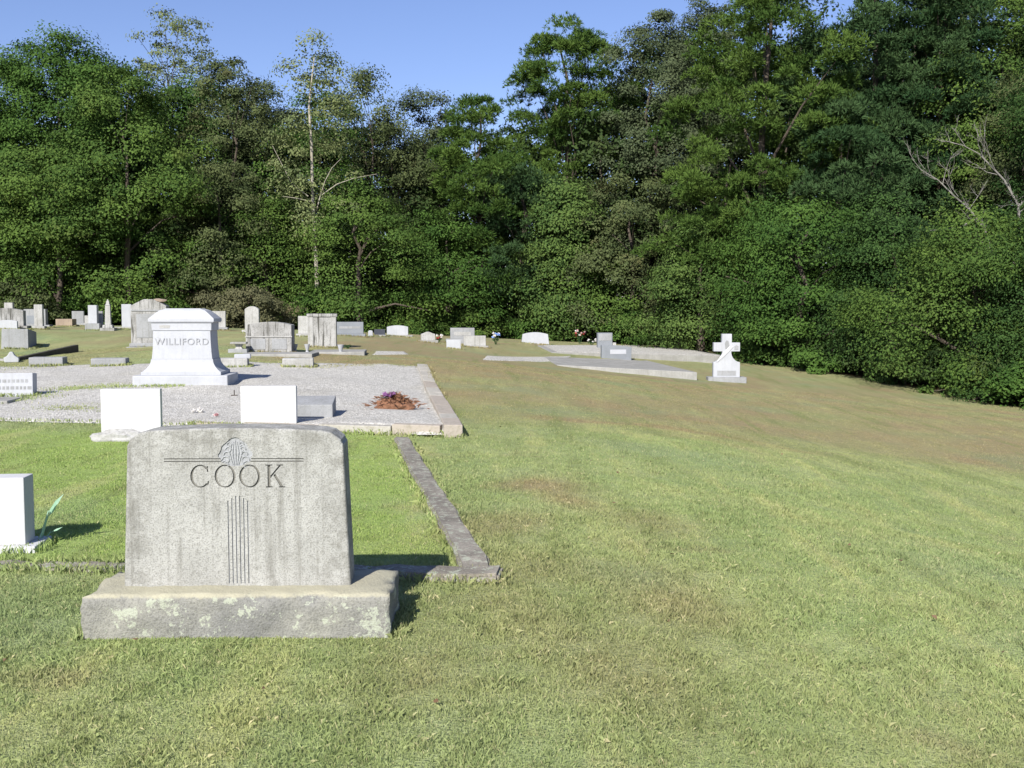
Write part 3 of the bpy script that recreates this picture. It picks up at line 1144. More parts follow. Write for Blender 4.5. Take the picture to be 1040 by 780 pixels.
# -- left far group
stone('headstone', 'leaning squarish pale stone casting a dark shadow, far left', LAB, (2, 334, 28, 354.5), 'flat', 'grey', 1.0, None, rz=.2, taper=.96, lean=-.10)
stone('headstone', 'wide grey headstone with shallow curved top at the left edge', LAB, (-14, 313, 23, 334), 'low', 'streaky', .3, (-18, 27, 3), rz=.15)
r_, p, t_, o = stone('headstone', 'small white headstone in front of the wide grey stone at the left edge', LAB, (-2, 325, 17, 334.8), 'low', 'white', .12, None, rz=.15)
r_, p, t_, o = stone('headstone', 'grey double headstone with flat top and framed face, second from the left edge', LAB, (25, 314, 46, 332.5), 'flat', 'grey', .34, (23, 50, 2.5), rz=.15)
panel(r_, -.28, .28, .14, .44, 0, 'blue_grey')
stone('grave_pillar', 'square pale pillar rising behind the wide grey stone at the left edge', 'pillar', (5, 302, 13, 328), 'flat', 'white_worn', .24, (3, 15, 3), rz=.2, t=37.5)
stone('grave_pillar', 'square weathered pillar rising behind the grey double headstone', 'pillar', (35, 303, 43, 328), 'flat', 'white_worn', .24, (33, 45, 3), rz=.2, t=37.5)
stone('grave_box', 'low tan brick coloured grave box on the far left lawn', 'grave box', (57, 324, 73, 331.5), 'flat', 'tan', .7, None, rz=.15)
stone('headstone', 'grey square headstone just behind the tan grave box', LAB, (73.5, 316, 85, 331), 'flat', 'grey', .18, (71, 87, 3), rz=.15)
stone('headstone', 'very small pale stone between the grey square headstone and the tall white tablet', LAB, (86, 320.5, 90, 331.5), 'flat', 'white_worn', .12, None, rz=.15)
stone('grave_pillar', 'tall white square pillar on a grey plinth, left of the obelisk', 'pillar', (90, 310, 98.5, 335.5), 'flat', 'white', .30, (87, 101, 7), rz=.15, basemat='grey')
stone('headstone', 'narrow grey stone squeezed between the white pillar and the obelisk', LAB, (99.5, 316, 104.5, 335), 'flat', 'grey', .14, None, rz=.15)
# obelisk
p, tt = hit(109, 336); mp = tt / F
ob_ = empty('obelisk', p, .15, 'slender pale obelisk with pointed top on dark steps', 'obelisk')
MB().loft([(-.05, 0, .2, 7 * mp, 7 * mp), (3 * mp, 0, .2, 7 * mp, 7 * mp)]).build('step', M['streaky'], ob_, bevel=.01)
MB().loft([(3 * mp, 0, .2, 5 * mp, 5 * mp), (6 * mp, 0, .2, 4.6 * mp, 4.6 * mp)]).build('plinth', M['streaky'], ob_, bevel=.01)
MB().loft([(6 * mp, 0, .2, 2.9 * mp, 2.9 * mp), (25 * mp, 0, .2, 2.3 * mp, 2.3 * mp), (26 * mp, 0, .2, 2.0 * mp, 2.0 * mp)]).build('shaft', M['white_worn'], ob_, bevel=.006)
MB().loft([(26 * mp, 0, .2, 2.6 * mp, 2.6 * mp), (27 * mp, 0, .2, 1.6 * mp, 1.6 * mp), (29 * mp, 0, .2, 1.5 * mp, 1.5 * mp), (32 * mp, 0, .2, .3 * mp, .3 * mp)]).build('finial', M['white_worn'], ob_)
stone('headstone', 'tall plain white tablet between the obelisk and the large peaked stone', LAB, (124, 309, 133.5, 334.5), 'flat', 'white', .14, (116, 137, 2.5), rz=.15, basemat='white_worn')
# peaked monument
r_, p, t_, o = stone('headstone', 'tall peaked grey stone on a wide double plinth, behind and left of the stepped monument', LAB, (134, 304, 169, 352), 'peak', 'streaky', .5, None, rz=.12, sink=0)
mp = t_ / F
MB().box(-21 * mp, 21 * mp, -.22, .72, -.45, -.0025).build('plinth', M['grey'], r_, bevel=.02)
MB().box(-19 * mp, 19 * mp, -.07, .58, -.002, 3.5 * mp).build('step', M['grey'], r_, bevel=.02)
r_.location.z += .0
MB().box(-12 * mp, 12 * mp, -.012, .02, 9 * mp, 33 * mp).build('panel', M['grey'], r_, bevel=.004)
MB().box(-16.8 * mp, 16.8 * mp, -.02, .04, 36 * mp, 37.2 * mp).build('moulding', M['grey'], r_)
MB().blob((9 * mp, .25, 46.5 * mp), (7.5 * mp, .2, 2.4 * mp), 3, 2, .15).build('broken_crest', M['tan'], r_)
stone('headstone', 'plain white headstone beside the brown shrub, behind the stepped monument', LAB, (211, 316, 229, 335.5), 'flat', 'white_worn', .2, (209, 231, 3), rz=.12, basemat='grey')

# -- double curved stone with accessories
r_, p, t_, o = stone('double_headstone', 'broad grey double headstone with curved top and a centre seam on a dark slab', LAB, (250, 327, 296, 358), 'low', 'streaky', .55, None, rz=.05, taper=1.0)
mp = t_ / F
MB().box(-.006, .006, -.006, .01, .02, 27 * mp).build('seam', M['carve'], r_)
for s_ in (-1, 1):
    MB().box(s_ * 10.7 * mp - 7.5 * mp, s_ * 10.7 * mp + 7.5 * mp, -.010, .02, .08, 14 * mp).build('panel', M['grey'], r_, bevel=.003)
MB().box(-23.6 * mp, 23.6 * mp, -.02, .03, 15.5 * mp, 16.6 * mp).build('moulding', M['white_worn'], r_)
p2 = hit(282, 362.5)[0]
sb = empty('grave_slab', p2, .03, 'low dark edged concrete slab under the broad double headstone', 'slab')
MB().box(-36 * mp, 33 * mp, 0, 1.15, -.1, .075).build('slab', M['concrete'], sb, bevel=.02)
# pedestal table at left
p3, t3 = hit(242, 358.5)
mp = t3 / F
ped = empty('grave_bench', p3, .1, 'small low stone bench left of the broad double headstone', 'bench')
MB().box(-10 * mp, 9 * mp, -.05, .35, -.08, 4 * mp).build('base', M['grey'], ped, bevel=.012)
MB().loft([(4 * mp, 0, .15, 4 * mp, .10), (6 * mp, 0, .15, 2.5 * mp, .07), (9 * mp, 0, .15, 4 * mp, .10)]).build('pedestal', M['white_worn'], ped, bevel=.008)
MB().box(-8 * mp, 8 * mp, -.02, .32, 9 * mp, 11 * mp).build('top', M['concrete'], ped, bevel=.012)


def vase(px, py, h, lab, mat='white', lean=0):
    p, t = hit(px, py)
    r = empty('grave_vase', p, 0, lab, 'vase')
    hm = h / F * t
    MB().lathe([(hm * .28, -.02), (hm * .30, .02 * hm), (hm * .14, .2 * hm), (hm * .16, .35 * hm), (hm * .30, .85 * hm), (hm * .34, hm), (hm * .26, hm), (hm * .2, .7 * hm)]).build('urn', M[mat], r)
    return r


vase(300, 357.5, 8, 'small grey vase right of the broad double headstone', 'glass_grey')
vase(312, 358.5, 9, 'small white vase leaning near the tall square stone', 'white')
vase(346, 360, 10, 'small white urn at the right corner of the tall streaked stone', 'white')
stone('grave_pillar', 'sunlit weathered pillar rising behind the broad double headstone', 'pillar', (249, 314, 263, 341), 'arch', 'white_worn', .3, (246, 266, 3), rz=.1, t=38)
stone('headstone', 'pale ribbed headstone half hidden behind the tall streaked square stone', LAB, (303, 321, 322, 342), 'flat', 'white_worn', .2, (301, 324, 3), rz=.1)
r_, p, t_, o = stone('headstone', 'tall square stone with dark vertical streaks, right of the broad double headstone', LAB, (313, 319, 341.5, 353), 'flat', 'streaky', .45, None, rz=.12)
mp = t_ / F
MB().box(-15.2 * mp, 15.2 * mp, -.03, .48, 31.2 * mp, 34.3 * mp).build('cornice', M['streaky'], r_, bevel=.012)
for s_ in (-1, 1):
    MB().box(s_ * 11.5 * mp - 2.6 * mp, s_ * 11.5 * mp + 2.6 * mp, -.014, .02, .02, 31 * mp).build('pilaster', M['white_worn'], r_, bevel=.004)
p2, t2 = hit(342, 360)
sb = empty('grave_slab', p2, .1, 'pale concrete ledger slab in front of the tall streaked square stone', 'slab')
MB().box(-28 * t2 / F, 28 * t2 / F, 0, 1.6, -.12, .07).build('slab', M['concrete'], sb, bevel=.02)
r_, p, t_, o = stone('headstone', 'wide smooth blue grey headstone with polished face, right of the streaked stone', LAB, (342, 327, 369, 341.5), 'flat', 'blue_grey', .25, (340, 371, 2.5), rz=.1)
panel(r_, -.36, .36, .26, .34, 0, 'grey')
stone('headstone', 'tiny white stone beside the dark granite headstone', LAB, (374, 335.5, 378.5, 342), 'tablet', 'white', .12, None, rz=.1)
stone('headstone', 'dark polished granite headstone left of a white one by the trees', LAB, (380, 334.5, 391, 341.5), 'flat', 'dark', .2, (378.5, 392, 1.5), rz=.1, basemat='grey')
stone('headstone', 'white headstone with slightly curved top right of the dark granite one', LAB, (393, 330.5, 414.5, 342), 'low', 'white', .22, (390, 419, 1.6), rz=.08, basemat='concrete')
stone('headstone', 'pinkish pale low headstone with sloping shoulder, centre of the far row', LAB, (427.5, 337, 442, 348), 'serp', 'white_worn', .3, (425, 445, 2.5), rz=.1, basemat='concrete')
r_, p, t_, o = stone('headstone', 'wide grey headstone with pale inscribed panel at the back of the middle cluster', LAB, (457.5, 333, 482, 350), 'flat', 'grey', .25, (453, 486, 6), rz=.08)
panel(r_, -.30, .30, .33, .46, 0, 'white_worn')
stone('headstone', 'low bright white headstone at the front left of the middle cluster', LAB, (453.5, 345, 468, 354.5), 'flat', 'white', .14, None, rz=.08)
stone('headstone', 'pale oblong headstone at the right end of the middle cluster', LAB, (471, 341, 493.5, 353), 'flat', 'white_worn', .22, (467, 496, 1.8), rz=.08, basemat='concrete')
stone('headstone', 'white headstone with tapered sides and curved top alone at the wood edge', LAB, (529.5, 337.5, 558, 349.5), 'low', 'white', .26, None, rz=.06, taper=.90)


def bouquet(px, py, hpx, wpx, mats, lab, seed=1, name='flower_bouquet', zoff=0.0):
    p, t = hit(px, py)
    p.z += zoff
    m = t / F
    r = empty(name, p, 0, lab, 'flowers')
    h, w = hpx * m, wpx * m
    mb = MB()
    rr = random.Random(seed)
    for i in range(14):
        a = rr.uniform(0, 6.28)
        q = Vector((math.cos(a) * w * .35, math.sin(a) * w * .3, h * rr.uniform(.5, .85)))
        mb.tube([(q.x * .2, q.y * .2, -.02), (q.x * .6, q.y * .6, q.z * .6), tuple(q)], [.006, .005, .004], 5)
    mb.petals((0, 0, h * .35), (w * .4, w * .35, h * .3), 26, seed + 5, .06, .018)
    mb.build('stems', M['leaf_dark'], r)
    for j, (mt, nm) in enumerate(mats):
        for i in range(5):
            mb = MB()
            c = (rr.uniform(-.4, .4) * w, rr.uniform(-.3, .3) * w, h * rr.uniform(.5, .95))
            mb.petals(c, (.045, .045, .045), 14, seed * 31 + i + j * 9, .036, .022)
            mb.build(nm, M[mt], r)
    return r


bouquet(503.5, 350, 12, 9, [('petal_blue', 'blue_flower'), ('petal_white', 'white_flower')], 'upright bunch of pale blue grave flowers by the middle cluster', 3)
bouquet(446, 347.5, 7, 7, [('petal_white', 'white_flower'), ('petal_red', 'red_flower')], 'small dark and white flower bunch between the pinkish stone and the middle cluster', 5)
bouquet(589, 349, 14, 11, [('petal_white', 'white_flower'), ('petal_red', 'red_flower'), ('petal_pink', 'pink_flower')], 'red and white flower wreath standing against the wood edge', 9)
bouquet(353, 354, 5, 9, [], 'low dark green plant right of the tall streaked stone', 13, 'grave_plant')
bouquet(601, 350.5, 6, 10, [('petal_white', 'white_flower')], 'low dusty green clump left of the upright grey block', 17, 'grave_plant')

# -- concrete platforms on the right
def zplane(px, py, z):
    u, v = (px - 520) / F, (390 - py) / F
    t = (z - CAMZ) / (v * cp - sp_)
    return at(px, py, t), t


ZA = -.27
fa = [hit(566, 371.5)[0] + Vector((0, 0, .03)), zplane(708, 378, ZA)[0], zplane(657, 366, ZA)[0], hit(552, 363)[0] + Vector((0, 0, .03))]
pl = empty('grave_platform', fa[1], 0, 'raised concrete grave platform whose corner points at the white cross', 'platform')
lo = [zg(v.x, v.y) - .2 - fa[1].z for v in fa]
MB().slab([(v.x - fa[1].x, v.y - fa[1].y) for v in fa], [min(q_, -.3) for q_ in lo], [v.z - fa[1].z for v in fa]).build('slab', M['concrete'], pl, bevel=.02)
ZB = -.16
fb = [hit(560, 358.5)[0] + Vector((0, 0, .03)), zplane(738, 361.5, ZB)[0], zplane(676, 350.5, ZB)[0], hit(546, 351.5)[0] + Vector((0, 0, .03))]
pl2 = empty('grave_platform', fb[1], 0, 'far raised gravel topped platform in front of the wood, behind the grey block stone', 'platform')
MB().slab([(v.x - fb[1].x, v.y - fb[1].y) for v in fb], -.7, [v.z - fb[1].z for v in fb]).build('slab', M['concrete'], pl2, bevel=.02)
cx_, cy_ = sum(v.x for v in fb) / 4 - fb[1].x, sum(v.y for v in fb) / 4 - fb[1].y
ins = [((v.x - fb[1].x - cx_) * .93 + cx_, (v.y - fb[1].y - cy_) * .93 + cy_) for v in fb]
MB().slab(ins, [v.z - fb[1].z - .05 for v in fb], [(v.z - fb[1].z) * .97 + .016 for v in fb]).build('gravel_fill', M['gravel'], pl2)

# block stone on platform A
p, tt = zplane(626, 367, ZA)
mp = tt / F
gs = empty('headstone', p, .08, 'blue grey granite headstone with a pale name panel on the right concrete platform', LAB)
MB().prism([(-15 * mp, 0), (15.5 * mp, 0), (15.5 * mp, 14.5 * mp), (0, 16 * mp), (-15 * mp, 16.5 * mp)], 0, .3).build('die', M['blue_grey'], gs, bevel=.015)
panel(gs, -6.5 * mp, 10 * mp, 7.5 * mp, 12 * mp, 0, 'white', 'name_panel')
p, tt = zplane(615, 360, ZA)
mp = tt / F
gs2 = empty('headstone', p, .08, 'upright grey block stone rising behind the blue grey one on the platform', LAB)
MB().box(-8 * mp, 7 * mp, 0, .3, -.0, 22 * mp).build('die', M['blue_grey'], gs2, bevel=.012)
MB().box(-7 * mp, 6 * mp, -.008, .02, 14 * mp, 21 * mp).build('face_panel', M['grey'], gs2, bevel=.004)
MB().box(7.3 * mp, 11 * mp, .05, .25, 0, 12 * mp).build('side_block', M['white_worn'], gs2, bevel=.01)

# -- the white cross
p, tt = hit(738, 387.5)
mp = tt / F
cr = empty('cross_monument', p, -.04, 'white stone cross with a carved sash on flared foot by the wood', 'cross')
MB().box(-19 * mp, 19.5 * mp, -.10, .42, -.12, 4.5 * mp).build('base', M['grey'], cr, bevel=.012)
half = [(13.4, 4.5), (13.4, 19.5)]
for i in range(1, 8):
    u = i / 7
    half.append((13.4 - 8.9 * (1 - (1 - u) ** 2.0), 19.5 + 11 * u ** 1.5))
half += [(13.2, 30.6), (13.2, 39.5), (4.9, 39.5), (4.9, 48.3)]
out = [(x * mp, z * mp) for x, z in half] + [(-x * mp, z * mp) for x, z in half[::-1]]
MB().prism(out, .03, .27).build('cross', M['white'], cr, bevel=.010)
MB().prism([(x * mp, z * mp) for x, z in ((2, 35.5), (6.5, 35.5), (2.5, 31), (-3, 25.5), (-9, 20), (-10.5, 20), (-5.5, 27), (-1.5, 31.5))], .008, .06).build('sash', M['white_bright'], cr, bevel=.006)
MB().prism([(x * mp, z * mp) for x, z in ((-1.5, 33), (1.5, 33), (2.4, 37), (1.5, 41), (-.5, 42), (-2.2, 39))], .02, .06).build('emblem', M['grey'], cr, bevel=.004)
MB().prism([(x * mp, z * mp) for x, z in ((7.5, 32.5), (11.5, 32.5), (11.5, 36), (9.5, 37), (7.5, 36))], .02, .06).build('emblem', M['grey'], cr, bevel=.004)
MB().box(-9.5 * mp, 9.5 * mp, .022, .06, 6 * mp, 11 * mp).build('panel', M['grey'], cr, bevel=.004)
p2, t2 = hit(709, 377.8)
# -- flowers and bits on the gravel
p = hit(400, 421)[0]
p.z = zg(p.x, p.y) + float(gravel_h(np.array([p.x]), np.array([p.y]))[0])
dm = empty('dried_bouquet', p, 0, 'heap of dried brown flowers with a few purple blooms on the gravel', 'flowers')
rr = random.Random(21)
mb = MB()
mb.blob((0, .12, .02), (.27, .2, .13), 2, 3, .2)
for i in range(330):
    a = rr.uniform(0, 6.28); r = abs(rr.gauss(0, .17))
    c = Vector((math.cos(a) * r * 1.35, .12 + math.sin(a) * r, max(.01, .21 * (1 - (r / .38) ** 2)) * rr.uniform(.6, 1.15)))
    dv = Vector((math.cos(a) + rr.gauss(0, .6), math.sin(a) * .8 + rr.gauss(0, .6), rr.uniform(-.35, .5))).normalized() * rr.uniform(.03, .085)
    w = dv.cross(Vector((rr.gauss(0, 1), rr.gauss(0, 1), rr.gauss(0, 1)))).normalized() * rr.uniform(.006, .014)
    vs = [mb.b.verts.new(q_) for q_ in (c - dv, c + w, c + dv, c - w)]
    mb.b.faces.new(vs)
mb.build('dried_stems', M['dry_stems'], dm)
mb = MB()
for i in range(4):
    mb.petals((-.10 + rr.uniform(-.08, .08), .10 + rr.uniform(-.06, .06), .20 + rr.uniform(-.02, .03)), (.035, .035, .03), 20, i, .032, .022)
mb.build('purple_flowers', M['petal_purple'], dm)
for px, py, mt, lab, s_ in ((197, 421, 'petal_white', 'smaller of two tiny white flower heads lying on the gravel', .025),
                            (204, 420.5, 'petal_white', 'larger of two tiny white flower heads lying on the gravel', .033),
                            (220, 425.5, 'petal_pink', 'tiny pink flower head lying on the gravel near the white headstone', .024)):
    p = hit(px, py)[0]
    p.z = zg(p.x, p.y) + float(gravel_h(np.array([p.x]), np.array([p.y]))[0])
    o = MB().petals((0, 0, .02), (s_, s_, s_), 40, int(px), s_, s_ * .6).build('fallen_flower', M[mt], None, loc=p)
    tag(o, lab, 'flower')
p = hit(238, 404)[0]
mk = MB().tube([(0, 0, -.03), (0, 0, .10)], [.008, .008], 6).box(-.05, .05, -.012, .012, .0, .02).build('metal_stake', M['rust'], None, loc=(p.x, p.y, zg(p.x, p.y) + .03))
tag(mk, 'small dark metal stake in the gravel in front of the stepped monument', 'stake')
# pale green spray behind the left white stone
lp = LEFT_STONE
sp = empty('flower_spray', (lp.x + .20, lp.y + .27, zg(lp.x + .2, lp.y + .27)), 0, 'pale green spray of artificial leaves leaning out behind the left white headstone', 'flowers')
mb = MB()
for i, (dx, dzz, w) in enumerate(((.20, .36, .014), (.17, .33, .014), (.14, .29, .012), (.16, .12, .008))):
    mb.tube([(0, .02 * i - .06, 0), (dx * .4, .02 * i - .06, dzz * .66)], [.006, .004], 5)
    a, c = Vector((dx * .38, .02 * i - .06, dzz * .62)), Vector((dx, .02 * i - .09, dzz))
    sd = Vector((.25, -.75, .25 - .6 * dx)).normalized().cross((c - a).normalized()) * w
    m_ = a.lerp(c, .55)
    vs = [mb.b.verts.new(q_) for q_ in (a, m_ - sd, c, m_ + sd)]
    mb.b.faces.new(vs)
mb.build('leaf_spray', M['leaf_plastic'], sp)

# ------------------------------------------------------------------ grass blades
rng = np.random.default_rng(17)


def keep_grass(x, y):
    k_ = ~in_poly(x, y, [(a, c) for a, c in GRAVEL])
    for q_ in KERB_POLYS: k_ &= ~in_poly(x, y, q_)
    k_ &= ~in_poly(x, y, [(v.x, v.y) for v in fa])
    k_ &= ~in_poly(x, y, [(v.x, v.y) for v in fb])
    k_ &= ~in_poly(x, y, q) & ~in_poly(x, y, q2)
    for cx, cy, hw, hd, rz_ in SPOTS:
        if cy > 16: continue
        a = (x - cx) * math.cos(rz_) + (y - cy) * math.sin(rz_)
        c = -(x - cx) * math.sin(rz_) + (y - cy) * math.cos(rz_)
        k_ &= ~((abs(a) < hw) & (abs(c) < hd))
    a, c = (x - fp.x), (y - fp.y)
    k_ &= ~((abs(a) < BW / 2 + .02) & (c > -.05) & (c < BD))
    return k_


def blades(x, y, h, w, lean=.55):
    n = len(x)
    z = zt(x, y) + .012 * nz(x, y, 1.6, 2) - .004
    az = rng.uniform(0, 2 * np.pi, n)
    la = rng.uniform(0, 2 * np.pi, n)
    ln = np.abs(rng.normal(0, lean, n)) * h
    dx, dy = np.cos(az) * w / 2, np.sin(az) * w / 2
    lx, ly = np.cos(la) * ln, np.sin(la) * ln
    V = np.empty((n, 4, 3), np.float32)
    V[:, 0] = np.c_[x - dx, y - dy, z]
    V[:, 1] = np.c_[x + dx, y + dy, z]
    V[:, 2] = np.c_[x + dx * .75 + lx * .4, y + dy * .75 + ly * .4, z + h * .62]
    V[:, 3] = np.c_[x + lx, y + ly, z + h * np.clip(1 - .25 * (ln / np.maximum(h, 1e-4)) ** 2, .35, 1)]
    return V


pts_x, pts_y, hs, ws = [], [], [], []


def scatter(n, ymin, ymax, power):
    """positions with density falling as y**-power inside the view wedge"""
    e = 2 - power
    u = rng.uniform(0, 1, n)
    y = (ymin ** e + u * (ymax ** e - ymin ** e)) ** (1 / e) if abs(e) > 1e-6 else ymin * (ymax / ymin) ** u
    x = rng.uniform(-1, 1, n) * (y * .56 + 2.0)
    return x, y


NB = 1900000
x, y = scatter(NB, 2.7, 30, 1.65)
kp = keep_grass(x, y)
x, y = x[kp], y[kp]
n = len(x)
tuft = np.clip(nz(x, y, 7, 2), -.8, 1)
h = (.015 + .017 * rng.random(n) ** 1.5) * (1 + .4 * tuft) + .010 * sstep(.3, 1, nz(x, y, 2.2, 5))
far = sstep(7, 20, y)
w = .0014 + .00038 * y
h = h * (1 - .45 * far)
lu_ = lawn_fields(x, y)[1]
h = h * (1 - .25 * lu_)
parts_V = [blades(x, y, h, w * rng.uniform(.6, 1.3, n), .48)]
px_, py_ = [x], [y]
# longer blades against stones and curbs
ex, ey, eh = [], [], []


def fringe(p, q, n, hmax, spread=.03):
    s = rng.random(n)
    ex.append(p[0] + (q[0] - p[0]) * s + rng.normal(0, spread, n)); ey.append(p[1] + (q[1] - p[1]) * s + rng.normal(0, spread, n))
    eh.append(hmax * rng.uniform(.45, 1, n))


c_, s2 = math.cos(.02), math.sin(.02)
def mloc(a, b_): return (fp.x + a * c_ - b_ * s2, fp.y + a * s2 + b_ * c_)
fringe(mloc(-BW / 2 - .02, -.03), mloc(BW / 2 + .02, -.03), 1500, .022, .02)
fringe(mloc(BW / 2 + .03, 0), mloc(BW / 2 + .03, BD), 900, .05, .025)
fringe(mloc(-BW / 2 - .03, 0), mloc(-BW / 2 - .03, BD), 700, .05, .025)
for K in KERB_POLYS:
    for i in range(4):
        a, c = K[i], K[(i + 1) % 4]
        L = math.dist(a, c)
        fringe(a, c, int(L * 420), .06 if K is not KERB_POLYS[0] else .075, .03)
fringe(PA, (PA[0] + d2.x * 3.6, PA[1] + d2.y * 3.6), 1500, .085, .035)
fringe(PA, (PA[0] + d2.x * 7.5, PA[1] + d2.y * 7.5), 1500, .05, .05)
fringe(PA, PB, 2500, .07, .04)
for cx, cy, hw, hd, rz_ in SPOTS:
    c3, s3 = math.cos(rz_), math.sin(rz_)
    cr_ = [(cx + a * c3 - b_ * s3, cy + a * s3 + b_ * c3) for a, b_ in ((-hw, -hd), (hw, -hd), (hw, hd), (-hw, hd))]
    for i in range(4):
        fringe(cr_[i], cr_[(i + 1) % 4], int(260 * math.dist(cr_[i], cr_[(i + 1) % 4])), .08, .03)
# weeds growing through the gravel
for (pa_, pb_, n_w, hh, sp__) in (((60, 397), (130, 393), 1500, .07, .10), ((45, 418), (95, 417), 900, .06, .10), ((150, 393), (185, 393.5), 600, .10, .06),
                              ((0, 410), (36, 403), 900, .08, .10), ((255, 368), (285, 367), 700, .06, .15), ((320, 374), (425, 372), 1200, .05, .10), ((0, 375), (40, 368), 900, .07, .25)):
    fringe(tuple(hit(*pa_)[0][:2]), tuple(hit(*pb_)[0][:2]), int(n_w * .6), hh * .6, sp__ * 2.4)
x2, y2, h2 = np.concatenate(ex), np.concatenate(ey), np.concatenate(eh)
Vx = blades(x2, y2, h2, .0026 + .0007 * y2, .5)
ing = in_poly(x2, y2, GRAVEL)
Vx[ing, :, 2] += .03
parts_V.append(Vx)
x, y = np.r_[x, x2], np.r_[y, y2]
V = np.concatenate(parts_V).reshape(-1, 3)
dr, lu, stp = lawn_fields(x, y)
rep = lambda a: np.repeat(a, 1)
go = quads_mesh('grass', V, 4, {'dry': ('FACE', dr), 'lush': ('FACE', lu), 'stripe': ('FACE', stp), 'tint': ('FACE', rng.random(len(x)))}, M['blade'])
tag(go, 'short mown lawn grass, green and straw blades', 'grass', kind='stuff')

# fallen leaves and clover specks on the lawn
n = 130
x, y = scatter(n, 3.2, 24, 1.3)
kp = keep_grass(x, y) & (x > -2.5); x, y = x[kp], y[kp]; n = len(x)
z = zt(x, y) + .03
a = rng.uniform(0, 6.28, n); s = rng.uniform(.010, .022, n)
V = np.empty((n, 4, 3))
for i, (u_, v_) in enumerate(((-1, 0), (0, -.6), (1, .1), (0, .65))):
    V[:, i] = np.c_[x + s * (u_ * np.cos(a) - v_ * np.sin(a)), y + s * (u_ * np.sin(a) + v_ * np.cos(a)), z + rng.uniform(0, .018, n)]
tag(quads_mesh('fallen_leaves', V.reshape(-1, 3), 4, {}, M['leaf_litter']), 'scattered dead brown leaves on the lawn', 'leaves', kind='stuff')

# ------------------------------------------------------------------ trees


def unit(v):
    return v / (np.linalg.norm(v, axis=-1, keepdims=True) + 1e-9)


def leaf_quads(rng, C, N, ln, wd, fold=.0):
    """rhombic leaves at C facing N"""
    n = len(C)
    r = unit(rng.normal(size=(n, 3)))
    T = unit(np.cross(N, r)); B = np.cross(N, T)
    L = (ln * rng.uniform(.65, 1.25, n))[:, None]; Wd = (wd * rng.uniform(.65, 1.25, n))[:, None]
    V = np.empty((n, 4, 3))
    V[:, 0] = C - T * L
    V[:, 1] = C + B * Wd - N * Wd * .25
    V[:, 2] = C + T * L - N * L * .3
    V[:, 3] = C - B * Wd - N * Wd * .25
    return V


def needle_quads(rng, C, D, ln, wd, k):
    """k slim needle sprays radiating about direction D from each C"""
    n = len(C)
    C = np.repeat(C, k, 0); D = np.repeat(D, k, 0)
    d = unit(D + rng.normal(size=(n * k, 3)) * .65)
    s = unit(np.cross(d, rng.normal(size=(n * k, 3))))
    L = (ln * rng.uniform(.6, 1.2, n * k))[:, None]
    V = np.empty((n * k, 4, 3))
    V[:, 0] = C
    V[:, 1] = C + d * L * .5 + s * wd
    V[:, 2] = C + d * L
    V[:, 3] = C + d * L * .5 - s * wd
    return V


def clump_centres(rng, H, R, base, n, shape, lobes=.28, inner=.45):
    zn = base + (1 - base) * rng.uniform(.0, 1, n * 3)
    s = (zn - base) / (1 - base)
    if shape == 'round': r = np.sqrt(np.clip(1 - (2 * s - .85) ** 2 / 1.35, 0.02, 1))
    elif shape == 'cone': r = np.clip(1.05 - s, .05, 1) ** .8
    elif shape == 'dome': r = np.clip(1 - s ** 2.4, .03, 1) ** .6
    elif shape == 'top': r = np.sin(np.clip(s, .02, .98) * np.pi) ** .6 * (.35 + .75 * s)
    else: r = np.sin(np.clip(s, .02, .98) * np.pi) ** .55
    pk = rng.uniform(0, 1, n * 3) < (r + .12)
    zn, r, s = zn[pk][:n], r[pk][:n], s[pk][:n]
    m = len(zn)
    az = rng.uniform(0, 2 * np.pi, m)
    p1, p2 = rng.uniform(0, 6.28, 2)
    lob = 1 + lobes * np.sin(2 * az + p1 + s * 4) + lobes * .7 * np.sin(5 * az + p2 - s * 9)
    rad = R * r * lob * (inner + (1 - inner) * np.sqrt(rng.random(m)))
    return np.c_[np.cos(az) * rad, np.sin(az) * rad, zn * H]


def fill_clumps(rng, CC, rad, per, flat, leaf, wid, updir=.35, axis=None):
    m = len(CC)
    cr = rad * rng.uniform(.6, 1.35, m)
    d = unit(rng.normal(size=(m, per, 3)))
    d[..., 2] = np.where(d[..., 2] < -.45, -d[..., 2] * .6, d[..., 2])
    rr_ = cr[:, None, None] * (.40 + .78 * rng.random((m, per, 1)) ** .8)
    P = CC[:, None] + d * rr_ * np.array([1, 1, flat])
    ax_ = CC.copy() if axis is None else CC - np.asarray(axis)
    ax_[:, 2] = 0
    out_ = unit(ax_)[:, None] * .45
    N = unit(d * .8 + out_ + np.array([0, 0, updir]) + rng.normal(size=d.shape) * .38)
    t = np.clip(rng.uniform(.1, .9, (m, 1)) * .6 + rng.random((m, per)) * .5 - .05, 0, 1)
    V = leaf_quads(rng, P.reshape(-1, 3), N.reshape(-1, 3), leaf, wid)
    return V, t.ravel()


